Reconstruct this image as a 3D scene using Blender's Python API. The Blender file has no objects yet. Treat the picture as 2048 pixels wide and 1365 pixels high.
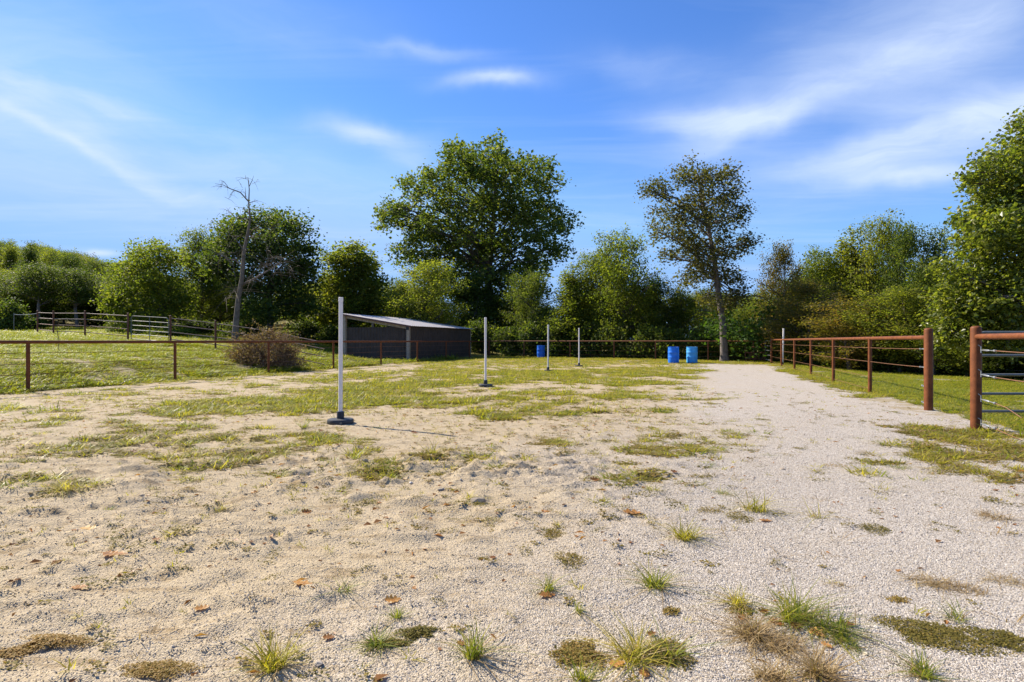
import bpy, math, random
import numpy as np
from math import radians, sin, cos, pi, atan2, sqrt
from mathutils import Vector, Matrix

S = bpy.context.scene
COL = S.collection
F = 1138.0          # focal length in photo pixels (2048 wide)
CZ = 1.2            # eye height
HY = 683.0          # horizon row

# ------------------------------------------------------------------ camera
cam = bpy.data.objects.new('camera', bpy.data.cameras.new('camera'))
COL.objects.link(cam)
cam.location = (0, 0, CZ)
cam.rotation_euler = (radians(90), 0, 0)
cam.data.sensor_width = 36
cam.data.lens = F / 2048 * 36
cam.data.clip_start = 0.05
cam.data.clip_end = 3000
S.camera = cam

# ------------------------------------------------------------------ sun
SUN_DIR = Vector((-0.64, 0.43, 0.655)).normalized()
SUN_EL = math.asin(SUN_DIR.z)
SUN_AZ = atan2(SUN_DIR.x, SUN_DIR.y)          # clockwise from +Y
sun = bpy.data.objects.new('sun', bpy.data.lights.new('sun', 'SUN'))
COL.objects.link(sun)
sun.data.energy = 4.6
sun.data.angle = radians(0.53)
sun.data.color = (1.0, 0.90, 0.75)
sun.rotation_euler = SUN_DIR.to_track_quat('Z', 'Y').to_euler()

# ------------------------------------------------------------------ exposure
S.view_settings.view_transform = 'Standard'
S.view_settings.look = 'None'
S.view_settings.gamma = 1
S.view_settings.use_curve_mapping = False
S.view_settings.exposure = 1.06
S.cycles.max_bounces = 12
S.cycles.diffuse_bounces = 8
S.cycles.transmission_bounces = 8
S.cycles.transparent_max_bounces = 4
S.cycles.caustics_reflective = False
S.cycles.caustics_refractive = False

# ------------------------------------------------------------------ world
class NT:
    """tiny node-tree helper"""
    def __init__(s, tree): s.t = tree
    def n(s, typ, **kw):
        nd = s.t.nodes.new(typ)
        for k, v in kw.items(): setattr(nd, k, v)
        return nd
    def put(s, sock, v):
        if isinstance(v, bpy.types.NodeSocket): s.t.links.new(v, sock)
        elif v is not None: sock.default_value = v
    def m(s, op, a, b=None, c=None, clamp=False):
        nd = s.n('ShaderNodeMath', operation=op, use_clamp=clamp)
        s.put(nd.inputs[0], a)
        if b is not None: s.put(nd.inputs[1], b)
        if c is not None: s.put(nd.inputs[2], c)
        return nd.outputs[0]
    def mix(s, f, a, b, blend='MIX'):
        nd = s.n('ShaderNodeMix', data_type='RGBA', blend_type=blend)
        s.put(nd.inputs[0], f); s.put(nd.inputs[6], a); s.put(nd.inputs[7], b)
        return nd.outputs[2]
    def noise(s, vec, scale, detail=2, rough=.5, dist=0.0):
        nd = s.n('ShaderNodeTexNoise')
        if vec is not None: s.put(nd.inputs['Vector'], vec)
        nd.inputs['Scale'].default_value = scale
        nd.inputs['Detail'].default_value = detail
        nd.inputs['Roughness'].default_value = rough
        nd.inputs['Distortion'].default_value = dist
        return nd.outputs['Fac']
    def ramp(s, f, stops):
        nd = s.n('ShaderNodeValToRGB')
        e = nd.color_ramp.elements
        while len(e) < len(stops): e.new(.5)
        for el, (p, c) in zip(e, stops):
            el.position = p
            el.color = (c, c, c, 1) if isinstance(c, (int, float)) else tuple(c) + (1,)
        s.put(nd.inputs[0], f)
        return nd.outputs[0]

world = bpy.data.worlds.new('World')
S.world = world
world.use_nodes = True
wt = world.node_tree
wt.nodes.clear()
W = NT(wt)
sky = W.n('ShaderNodeTexSky', sky_type='NISHITA')
sky.sun_disc = False
sky.sun_elevation = SUN_EL
sky.sun_rotation = SUN_AZ
sky.altitude = 300
sky.air_density = 1.0
sky.dust_density = 0.05
sky.ozone_density = 4.0
SKY_TINT = (0.64, 0.95, 1.40)
tc = W.n('ShaderNodeTexCoord')
sep = W.n('ShaderNodeSeparateXYZ'); W.put(sep.inputs[0], tc.outputs['Generated'])
az = W.m('ARCTAN2', sep.outputs[0], sep.outputs[1])
el = W.m('ARCSINE', sep.outputs[2])
# gentle warp of the direction so that wisps get ragged edges
wa = W.n('ShaderNodeCombineXYZ'); W.put(wa.inputs[0], az); W.put(wa.inputs[1], el)
nz = W.n('ShaderNodeTexNoise'); W.put(nz.inputs['Vector'], wa.outputs[0])
nz.inputs['Scale'].default_value = 6; nz.inputs['Detail'].default_value = 5
wv = W.n('ShaderNodeVectorMath', operation='MULTIPLY_ADD')
W.put(wv.inputs[0], nz.outputs['Color']); wv.inputs[1].default_value = (.10, .07, 0)
sh = W.n('ShaderNodeVectorMath', operation='SUBTRACT'); W.put(sh.inputs[0], wa.outputs[0]); sh.inputs[1].default_value = (.05, .035, 0)
W.put(wv.inputs[2], sh.outputs[0])
P = wv.outputs[0]
def px_dir(px, py):
    a = math.atan((px - 1024) / F)
    return a, math.atan((HY - py) / F * cos(a))
def wisp(px, py, rx, ry, rot, amp):
    a, e = px_dir(px, py)
    k = cos(a) ** 2
    mp = W.n('ShaderNodeMapping', vector_type='TEXTURE')
    W.put(mp.inputs['Vector'], P)
    mp.inputs['Location'].default_value = (a, e, 0)
    mp.inputs['Rotation'].default_value = (0, 0, radians(-rot))
    mp.inputs['Scale'].default_value = (rx / F * (k ** .7), ry / F * (k ** .5), 1)
    d = W.n('ShaderNodeVectorMath', operation='DOT_PRODUCT')
    W.put(d.inputs[0], mp.outputs[0]); W.put(d.inputs[1], mp.outputs[0])
    g = W.m('EXPONENT', W.m('MULTIPLY', d.outputs['Value'], -1.0))
    return W.m('MULTIPLY', g, amp)
wisps = [(985, 160, 85, 16, -3, .60), (735, 262, 95, 20, 4, .55), (815, 318, 45, 20, 5, .30), (850, 97, 110, 13, 0, .28),
         (1420, 238, 120, 26, 8, .52), (1580, 222, 210, 30, -14, .40), (1880, 120, 170, 75, -35, .46), (1760, 60, 330, 90, -20, .30),
         (1860, 265, 230, 42, -20, .52), (2040, 220, 160, 55, -20, .42), (1840, 358, 120, 22, 4, .55), (1640, 330, 160, 26, -10, .30),
         (215, 210, 110, 16, 4, .30), (50, 180, 110, 30, 15, .22), (130, 285, 190, 13, 20, .32), (330, 360, 190, 20, 22, .26),
         (110, 90, 260, 90, 0, .20), (560, 350, 480, 90, 6, .30), (560, 40, 200, 60, 0, .15), (205, 508, 40, 9, 0, .75),
         (1350, 440, 500, 70, 0, .10), (300, 420, 500, 70, 5, .16), (1300, 130, 120, 30, 10, .2),
         (-300, 150, 400, 120, 10, .35), (2500, 150, 400, 120, -10, .4)]
acc = None
for wsp in wisps:
    v = wisp(*wsp)
    acc = v if acc is None else W.m('ADD', acc, v)
mpn = W.n('ShaderNodeMapping'); W.put(mpn.inputs['Vector'], P)
mpn.inputs['Rotation'].default_value = (0, 0, radians(12)); mpn.inputs['Scale'].default_value = (2.2, 9, 1)
st = W.noise(mpn.outputs[0], 2.2, 6, .62, .6)
acc = W.m('MULTIPLY', acc, W.m('MULTIPLY_ADD', st, 1.55, .26))
# thin cirrus over the rest of the sky, laid on a flat cloud deck
zc = W.m('MAXIMUM', sep.outputs[2], .06)
pl = W.n('ShaderNodeCombineXYZ'); W.put(pl.inputs[0], W.m('DIVIDE', sep.outputs[0], zc)); W.put(pl.inputs[1], W.m('DIVIDE', sep.outputs[1], zc))
mp2 = W.n('ShaderNodeMapping'); W.put(mp2.inputs['Vector'], pl.outputs[0])
mp2.inputs['Rotation'].default_value = (0, 0, radians(35)); mp2.inputs['Scale'].default_value = (.35, 1.1, 1)
ci = W.noise(mp2.outputs[0], 1.1, 5, .6, .5)
ci = W.m('MULTIPLY', W.m('SUBTRACT', ci, .47, clamp=True), .8, clamp=True)
cloud = W.m('MINIMUM', W.m('ADD', acc, ci), .88)
hz = W.m('EXPONENT', W.m('MULTIPLY', W.m('MAXIMUM', el, 0.0), -7.5))   # whitening towards the horizon
tint = W.mix(1.0, sky.outputs[0], SKY_TINT + (1,), 'MULTIPLY')
tint = W.mix(W.m('MULTIPLY', hz, .92), tint, (2.5, 4.1, 6.7, 1))
tint = W.mix(.85, tint, (2.15, 3.75, 6.7, 1), 'DARKEN')
skyc = W.mix(cloud, tint, (5.2, 6.1, 7.8, 1))
bg = W.n('ShaderNodeBackground'); W.put(bg.inputs[0], skyc); bg.inputs[1].default_value = 0.0715
wo = W.n('ShaderNodeOutputWorld'); W.put(wo.inputs[0], bg.outputs[0])

# ------------------------------------------------------------------ helpers
RNG = np.random.default_rng(7)
random.seed(3)
def tag(o, label=None, cat=None, group=None, kind=None):
    if label: o['label'] = label
    if cat: o['category'] = cat
    if group: o['group'] = group
    if kind: o['kind'] = kind
    return o
def empty(name, loc, rz=0.0):
    o = bpy.data.objects.new(name, None); COL.objects.link(o)
    o.location = loc; o.rotation_euler = (0, 0, rz); o.empty_display_size = .2
    return o
def np_mesh(name, v, faces, sizes=None, smooth=False, attrs=None):
    """faces: (n,k) array of equal faces, or a flat index array with sizes"""
    me = bpy.data.meshes.new(name)
    v = np.asarray(v, dtype=np.float32)
    if sizes is None:
        faces = np.asarray(faces, dtype=np.int32)
        k = faces.shape[1]; nf = len(faces)
        starts = np.arange(nf, dtype=np.int32) * k
        flat = faces.ravel(); tot = np.full(nf, k, np.int32)
    else:
        flat = np.asarray(faces, np.int32); tot = np.asarray(sizes, np.int32)
        starts = np.concatenate([[0], np.cumsum(tot)[:-1]]).astype(np.int32); nf = len(tot)
    me.vertices.add(len(v)); me.vertices.foreach_set('co', v.ravel())
    me.loops.add(len(flat)); me.loops.foreach_set('vertex_index', flat)
    me.polygons.add(nf); me.polygons.foreach_set('loop_start', starts)
    try: me.polygons.foreach_set('loop_total', tot)
    except Exception: pass
    me.polygons.foreach_set('use_smooth', np.full(nf, bool(smooth)))
    for an, dom, arr in (attrs or []):
        arr = np.asarray(arr, np.float32)
        if arr.ndim == 1:
            a = me.attributes.new(an, 'FLOAT', dom); a.data.foreach_set('value', arr)
        else:
            a = me.attributes.new(an, 'FLOAT_VECTOR', dom); a.data.foreach_set('vector', arr.ravel())
    me.update(calc_edges=True)
    return me
class MB:
    """collects shapes, then becomes ONE mesh object"""
    def __init__(s): s.v = []; s.f = []
    def add(s, vs, fs):
        b = len(s.v); s.v += [tuple(p) for p in vs]; s.f += [tuple(i + b for i in f) for f in fs]
    def box(s, c, d, rz=0.0):
        x, y, z = d[0] / 2, d[1] / 2, d[2] / 2
        cr, sr = cos(rz), sin(rz)
        vs = [(c[0] + a * x * cr - b * y * sr, c[1] + a * x * sr + b * y * cr, c[2] + e * z)
              for e in (-1, 1) for a, b in ((-1, -1), (1, -1), (1, 1), (-1, 1))]
        s.add(vs, [(3, 2, 1, 0), (4, 5, 6, 7), (0, 1, 5, 4), (1, 2, 6, 5), (2, 3, 7, 6), (3, 0, 4, 7)])
    def tube(s, pts, r, n=8, caps=True):
        pts = [Vector(p) for p in pts]
        rs = r if isinstance(r, (list, tuple)) else [r] * len(pts)
        rings = []; up = None
        for i, p in enumerate(pts):
            t = (pts[min(i + 1, len(pts) - 1)] - pts[max(i - 1, 0)])
            if t.length < 1e-9: t = Vector((0, 0, 1))
            t.normalize()
            if up is None: up = Vector((0, 0, 1)) if abs(t.z) < .9 else Vector((1, 0, 0))
            a = t.cross(up)
            if a.length < 1e-4: a = t.cross(Vector((1, 0.1, 0)))
            a.normalize(); b = a.cross(t).normalized(); up = b
            rings.append([p + (a * cos(2 * pi * k / n) + b * sin(2 * pi * k / n)) * rs[i] for k in range(n)])
        vs = [q for rg in rings for q in rg]
        fs = []
        for i in range(len(pts) - 1):
            for k in range(n):
                k2 = (k + 1) % n
                fs.append((i * n + k, i * n + k2, (i + 1) * n + k2, (i + 1) * n + k))
        if caps:
            fs.append(tuple(range(n - 1, -1, -1)))
            m = (len(pts) - 1) * n
            fs.append(tuple(range(m, m + n)))
        s.add(vs, fs)
    def lathe(s, prof, n=24, c=(0, 0, 0)):
        vs = [(c[0] + r * cos(2 * pi * k / n), c[1] + r * sin(2 * pi * k / n), c[2] + z) for r, z in prof for k in range(n)]
        fs = []
        for i in range(len(prof) - 1):
            for k in range(n):
                k2 = (k + 1) % n
                fs.append((i * n + k, i * n + k2, (i + 1) * n + k2, (i + 1) * n + k))
        fs.append(tuple(range(n - 1, -1, -1)))
        m = (len(prof) - 1) * n
        fs.append(tuple(range(m, m + n)))
        s.add(vs, fs)
    def build(s, name, mat, parent=None, smooth=True, loc=None):
        me = bpy.data.meshes.new(name)
        me.from_pydata(s.v, [], s.f); me.update()
        if smooth:
            me.polygons.foreach_set('use_smooth', np.full(len(me.polygons), True))
            me.set_sharp_from_angle(angle=radians(40))
        o = bpy.data.objects.new(name, me); COL.objects.link(o)
        if mat: me.materials.append(mat)
        if parent: o.parent = parent
        if loc: o.location = loc
        return o
def mesh_obj(name, me, mat, parent=None):
    o = bpy.data.objects.new(name, me); COL.objects.link(o)
    if mat and not me.materials: me.materials.append(mat)
    if parent: o.parent = parent
    return o

# value noise on a lattice, vectorised
_T = np.random.default_rng(11).random((256, 256))
def vnoise(x, y):
    xi = np.floor(x).astype(int); yi = np.floor(y).astype(int)
    u = x - xi; v = y - yi
    u = u * u * u * (u * (u * 6 - 15) + 10); v = v * v * v * (v * (v * 6 - 15) + 10)
    a = _T[xi & 255, yi & 255]; b = _T[(xi + 1) & 255, yi & 255]
    c = _T[xi & 255, (yi + 1) & 255]; d = _T[(xi + 1) & 255, (yi + 1) & 255]
    return (a * (1 - u) + b * u) * (1 - v) + (c * (1 - u) + d * u) * v
def fbm(x, y, sc, octv=4, gain=.5):
    x = np.asarray(x, float) * sc; y = np.asarray(y, float) * sc
    s = 0; a = 1; t = 0
    for i in range(octv):
        s = s + a * vnoise(x + 17.3 * i, y + 9.1 * i); t += a; a *= gain
        x, y = x * 1.9 * .96 - y * 1.9 * .28, x * 1.9 * .28 + y * 1.9 * .96
    return s / t
def sstep(a, b, x):
    t = np.clip((np.asarray(x, float) - a) / (b - a), 0, 1)
    return t * t * (3 - 2 * t)

# ------------------------------------------------------------------ the lie of the land
def u_left(x, y): return (-15.6 + .3137 * y - x) * .954      # > 0 outside the left arena fence
def u_right(x, y): return (x - (4.015 + .325 * y)) * .951    # > 0 outside the right arena fence
def Hm(x, y):
    x = np.asarray(x, float); y = np.asarray(y, float)
    ul = u_left(x, y); ur = u_right(x, y)
    p = np.maximum(ul - .2, 0)
    h = 1.72 * (1 - np.exp(-p / 8.0)) * (1 - .95 * np.exp(-((x + 7.5) / 7) ** 2 - ((y - 39) / 10) ** 2))
    back = np.maximum(y - 33, 0)
    rise = np.where(back < 40, back * back / 80.0, back - 20) * .075
    h = h + rise * sstep(2, 22, ul) * sstep(140, 70, y)
    h = h + 10.5 * np.exp(-(((x + 118) / 62) ** 2 + ((y - 125) / 42) ** 2))
    q = np.maximum(ur - .4, 0)
    h = h - 1.0 * (1 - np.exp(-q / 22.0)) * sstep(60, 30, y)
    out = np.maximum(sstep(.3, 3, ul), sstep(.3, 3, ur))
    h = h + (fbm(x, y, .25, 3) - .5) * .22 * out
    ina = sstep(-1.5, -5, ul) * sstep(-1.5, -4, ur)
    h = h + (fbm(x + 40, y, .35, 3) - .5) * .05 * ina
    return h
def disturbed(x, y):
    """1 where hooves broke the sand up, 0 on the packed pale gravel"""
    ur = -u_right(x, y)
    return np.clip(sstep(2.7, 6.2, ur + (fbm(x, y, .5, 2) - .5) * 2.0), 0, 1)
def micro(x, y):
    x = np.asarray(x, float); y = np.asarray(y, float)
    d = disturbed(x, y)
    far = sstep(26, 10, np.hypot(x, y))
    n1 = fbm(x * .85, y, 3.2, 3) - .5
    n2 = fbm(x + 5, y * 1.2, 8.5, 3, .6)
    ridge = 1 - np.abs(n2 - .5) * 3.2
    clod = np.maximum(fbm(x + 31, y + 7, 14, 2) - .57, 0)
    patch = sstep(.38, .62, fbm(x - 9, y + 3, 1.1, 3))
    pit = np.maximum(fbm(x * .8 + 71, y * 1.25, 5.0, 2) - .60, 0)
    near_ = .52 + .48 * sstep(3.0, 5.5, y) + .25 * sstep(5.0, 7, y)
    mesh_ok = sstep(11.5, 7.0, np.hypot(x, y))
    calm = 1 - .55 * sstep(5.6, 6.8, y) * sstep(11, 9, y)
    calm = calm * (1 - .85 * np.exp(-((x + 1.7) / 1.35) ** 2 - ((y - 7.6) / .85) ** 2))
    d = d * calm
    near_ = near_ * (.25 + .75 * mesh_ok)
    st_ = np.maximum(fbm(x * .55 + 13, y * 1.5, 4.6, 3, .6) - .53, 0)
    h = n1 * (.012 + .060 * d * patch * near_) + st_ * .19 * d * near_ + ridge * .012 * d * patch * mesh_ok + clod * .12 * d * patch * near_ - pit * .14 * d * patch * near_ + (fbm(x * .6, y, 22, 2) - .5) * .014 * (.4 + .6 * d)
    return h * far
def Hs(x, y): return Hm(x, y) + micro(x, y)
def H1(x, y): return float(Hm(np.array([x]), np.array([y]))[0])
def Hs1(x, y): return float(Hs(np.array([x]), np.array([y]))[0])
def at(px, Y):
    """real place at distance Y seen in column px"""
    x = (px - 1024) / F * Y
    return x, Y, H1(x, Y)
def gnd(px, py):
    """place on the ground seen at a photo pixel"""
    Y = CZ * F / (py - HY)
    for _ in range(12):
        x = (px - 1024) / F * Y
        Y = .5 * Y + .5 * (CZ - H1(x, Y)) * F / (py - HY)
    return (px - 1024) / F * Y, Y

# vegetation cover inside and around the arena, 0..1
BLOBS = []   # x, y, rx, ry, amount
for (px, py, rx, ry, am) in [(120, 905, 170, 26, .30), (470, 880, 170, 22, .36), (300, 925, 200, 16, .28), (520, 915, 60, 12, .34), (70, 960, 130, 14, .30),
                             (420, 815, 150, 16, .22), (650, 800, 120, 22, .25), (1090, 886, 46, 13, .55), (130, 980, 50, 9, .35), (760, 790, 120, 22, .14),
                             (1850, 900, 75, 26, .42), (1930, 945, 90, 28, .40), (1830, 860, 40, 10, .3), (2010, 900, 60, 60, .4), (1990, 985, 50, 18, .25), (970, 830, 60, 10, .25),
                             (950, 915, 60, 10, .2), (300, 860, 120, 16, .22), (1240, 905, 90, 12, .12), (1420, 905, 60, 12, .1)]:
    bx, by = gnd(px, py)
    sx = rx / F * by; sy = ry * by * by / (CZ * F)
    BLOBS.append((bx, by, sx, max(sy, .12), am + (.16 if px < 1700 else -.02)))
def cover(x, y):
    x = np.asarray(x, float); y = np.asarray(y, float)
    ul = u_left(x, y); ur = u_right(x, y)
    inside = (ul < .25) & (ur < .35)
    wob = (fbm(x, y, .45, 3) - .5)
    mid = sstep(6.0, 22.0, y + wob * 8) * sstep(-1.9, -4.4, ul + wob * 2.4) * sstep(-2.4, -4.6, ur + wob * 2.4)
    edge_r = sstep(-1.15, -.1, ur + wob * 1.6) * (.65 + .35 * sstep(6, 10, y))
    edge_l = sstep(-.9, -.1, ul + wob * 1.2) * .8
    far = sstep(26, 31, y)
    b = np.maximum.reduce([mid * .35 + .075 * sstep(6, 10, y), edge_r * .62, edge_l * .55, far * .55])
    for (bx, by, sx, sy, am) in BLOBS:
        b = b + am * np.exp(-(((x - bx) / sx) ** 2 + ((y - by) / sy) ** 2))
    n = fbm(x * .9, y * .8, 1.15, 4, .6)
    n2 = fbm(x + 20, y, .55, 2)
    hf = fbm(x * .75 + 3, y, 5.5, 3, .65)
    c_in = sstep(.53, .68, n * .46 + hf * .74 + n2 * .34 + b * .54 - .385)
    c_in = np.maximum(c_in * sstep(3.9, 5.0, y), .15 * sstep(.50, .68, hf) * sstep(2.2, 5, y))
    c_in = c_in * (1 - .9 * np.exp(-((x + 1.55 + (y - 7.6) * .9) / .75) ** 2 - ((y - 7.55) / .75) ** 2))
    track = sstep(-3.7, -2.8, ur + wob) * sstep(-.55, -1.1, ur + wob * .6) * sstep(8.2, 9.5, y) * sstep(31, 27, y)
    c_in = c_in * (1 - .93 * track)
    c_out = sstep(.30, .60, fbm(x, y, 1.2, 4, .6) + .10)
    pth = np.exp(-((ur - 10.3 - .8 * wob) / .7) ** 2) * (y < 17)      # worn strip out in the right pasture
    c_out = c_out * (1 - .85 * np.where(ur > 2, pth, 0))
    return np.where(inside, c_in, c_out)

# ------------------------------------------------------------------ materials
def new_mat(name):
    m = bpy.data.materials.new(name); m.use_nodes = True
    m.node_tree.nodes.clear()
    t = NT(m.node_tree)
    out = t.n('ShaderNodeOutputMaterial')
    return m, t, out
def principled(t, color, rough=.7, spec=.3, metal=0.0, normal=None):
    b = t.n('ShaderNodeBsdfPrincipled')
    t.put(b.inputs['Base Color'], color if isinstance(color, bpy.types.NodeSocket) else tuple(color) + (1,))
    t.put(b.inputs['Roughness'], rough)
    b.inputs['Specular IOR Level'].default_value = spec
    b.inputs['Metallic'].default_value = metal
    if normal is not None: t.put(b.inputs['Normal'], normal)
    return b
def bump(t, h, strength, dist):
    b = t.n('ShaderNodeBump'); t.put(b.inputs['Height'], h)
    b.inputs['Strength'].default_value = strength; b.inputs['Distance'].default_value = dist
    return b.outputs[0]
def mottled(name, c1, c2, scale=8, rough=.7, spec=.3, metal=0.0, bstr=.2, bdist=.004, c3=None, fine=60):
    m, t, out = new_mat(name)
    tcn = t.n('ShaderNodeTexCoord')
    o = tcn.outputs['Object']
    n1 = t.noise(o, scale, 5, .65)
    col = t.mix(t.ramp(n1, [(.35, 0.0), (.65, 1.0)]), c1 + (1,), c2 + (1,))
    n2 = t.noise(o, fine, 3, .6)
    if c3: col = t.mix(t.ramp(n2, [(.56, 0.0), (.68, .8)]), col, c3 + (1,))
    b = principled(t, col, rough, spec, metal, bump(t, n2, bstr, bdist))
    t.put(out.inputs[0], b.outputs[0])
    return m
def leaf_mat(name, dark, mid, light, trans=.38, spec=.14, rough=.55, odd=None):
    m, t, out = new_mat(name)
    at_ = t.n('ShaderNodeAttribute', attribute_name='tint')
    oi = t.n('ShaderNodeObjectInfo')
    f = t.m('ADD', at_.outputs['Fac'], t.m('MULTIPLY_ADD', oi.outputs['Random'], .24, -.12), clamp=True)
    stops = [(0.0, dark), (.5, mid), (.92, light)]
    if odd: stops.append((.985, odd))
    col = t.ramp(f, stops)
    b = principled(t, col, rough, spec)
    tr = t.n('ShaderNodeBsdfTranslucent')
    tcol = t.mix(1.0, col, (1.14, 1.2, .44, 1), 'MULTIPLY')
    sc = t.n('ShaderNodeVectorMath', operation='SCALE'); t.put(sc.inputs[0], tcol); sc.inputs['Scale'].default_value = 1.5
    t.put(tr.inputs[0], sc.outputs[0])
    mx = t.n('ShaderNodeMixShader'); mx.inputs[0].default_value = trans
    t.put(mx.inputs[1], b.outputs[0]); t.put(mx.inputs[2], tr.outputs[0])
    t.put(out.inputs[0], mx.outputs[0])
    return m
M = {}
M['leaf_oak'] = leaf_mat('leaf_oak', (.030, .054, .015), (.070, .102, .024), (.175, .190, .038), .48)
M['leaf_mid'] = leaf_mat('leaf_mid', (.050, .072, .016), (.122, .148, .026), (.255, .245, .042), .55)
M['leaf_lime'] = leaf_mat('leaf_lime', (.062, .092, .015), (.132, .162, .026), (.235, .235, .042), .55)
M['leaf_maple'] = leaf_mat('leaf_maple', (.048, .075, .016), (.124, .152, .027), (.25, .245, .046), .54, .45, .36)
M['leaf_brown'] = leaf_mat('leaf_brown', (.048, .054, .020), (.098, .098, .030), (.175, .135, .038), .46, .25, .55, (.24, .09, .02))
M['leaf_russet'] = leaf_mat('leaf_russet', (.070, .078, .018), (.160, .135, .030), (.27, .165, .042), .5, .25, .5, (.30, .12, .035))
M['leaf_cedar'] = leaf_mat('leaf_cedar', (.03, .065, .014), (.060, .115, .020), (.10, .16, .028), .35)
M['grass'] = leaf_mat('grass_blade', (.15, .155, .018), (.325, .29, .034), (.52, .41, .09), .45, .25, .5)
M['grass_green'] = leaf_mat('grass_green', (.075, .115, .015), (.175, .205, .024), (.35, .31, .045), .45, .3, .45)
M['straw'] = leaf_mat('straw', (.17, .11, .045), (.30, .205, .095), (.46, .36, .20), .25, .25, .6)
M['mat_weed'] = leaf_mat('mat_weed', (.10, .092, .020), (.20, .160, .036), (.32, .20, .060), .3, .15, .65)
M['dry_leaf'] = leaf_mat('dry_leaf', (.20, .085, .028), (.42, .20, .055), (.58, .37, .13), .22, .3, .5)
M['twig'] = mottled('brush_twig', (.13, .075, .045), (.22, .13, .085), 14, .8, .2)
M['brush'] = leaf_mat('brush_needles', (.10, .064, .030), (.20, .130, .065), (.33, .235, .13), .2, .2, .7)
M['bark'] = mottled('bark', (.075, .062, .050), (.16, .135, .115), 6, .9, .15, 0, .9, .03, (.045, .038, .03), 22)
M['bark_pale'] = mottled('bark_pale', (.105, .088, .078), (.21, .18, .165), 5, .9, .15, 0, .8, .025, (.10, .085, .075), 24)
M['dead_wood'] = mottled('dead_wood', (.12, .095, .07), (.22, .18, .14), 5, .85, .2, 0, .7, .02, (.13, .105, .085), 24)
M['rust'] = mottled('rusty_pipe', (.120, .035, .010), (.205, .066, .019), 7, .6, .25, .0, .35, .003, (.085, .026, .010), 70)
M['rust_far'] = mottled('rusty_pipe_dull', (.12, .038, .014), (.20, .075, .03), 5, .6, .35, 0, .3, .003, (.09, .035, .02), 60)
M['rust_grey'] = mottled('weathered_pipe', (.13, .08, .052), (.225, .16, .12), 5, .5, .5, .2, .3, .003, (.14, .06, .035), 40)
M['cable'] = mottled('rusty_cable', (.15, .065, .030), (.24, .12, .06), 9, .6, .4, .2, .4, .002)
M['galv'] = mottled('galvanised_steel', (.26, .28, .29), (.38, .40, .41), 12, .38, .5, .6, .15, .002)
M['gate_grey'] = mottled('grey_gate_paint', (.115, .120, .108), (.17, .175, .16), 9, .42, .5, .15, .2, .002, (.22, .20, .17), 80)
M['pvc'] = mottled('white_pvc', (.72, .68, .65), (.77, .73, .70), 5, .42, .45, 0, .05, .001, (.66, .62, .58), 45)
M['rubber'] = mottled('black_rubber', (.020, .023, .028), (.040, .044, .050), 9, .55, .4, 0, .2, .003, (.10, .095, .085), 40)
M['blue_deep'] = mottled('blue_plastic', (.008, .15, .70), (.018, .20, .76), 4, .42, .4, 0, .1, .003, (.05, .21, .62), 18)
M['blue_pale'] = mottled('faded_blue_plastic', (.035, .31, .72), (.07, .38, .76), 4, .5, .35, 0, .1, .003, (.12, .36, .66), 18)
M['blue_dark'] = mottled('dark_blue_plastic', (.006, .11, .58), (.012, .15, .64), 4, .42, .4, 0, .1, .003)
M['lumber'] = mottled('treated_lumber', (.34, .26, .18), (.50, .40, .30), 6, .8, .2, 0, .5, .006, (.20, .14, .09), 26)
M['lumber_new'] = mottled('yellow_lumber', (.38, .25, .11), (.50, .34, .16), 6, .8, .2, 0, .4, .004)
M['siding'] = mottled('charcoal_steel_siding', (.070, .050, .038), (.098, .072, .056), 3, .6, .15, .0, .08, .002, (.075, .07, .065), 30)
M['roofing'] = mottled('grey_steel_roofing', (.40, .37, .35), (.50, .47, .45), 3, .5, .4, .2, .1, .002)
M['trim_red'] = mottled('roof_edge_trim', (.10, .042, .036), (.15, .065, .055), 5, .5, .4)

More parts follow.
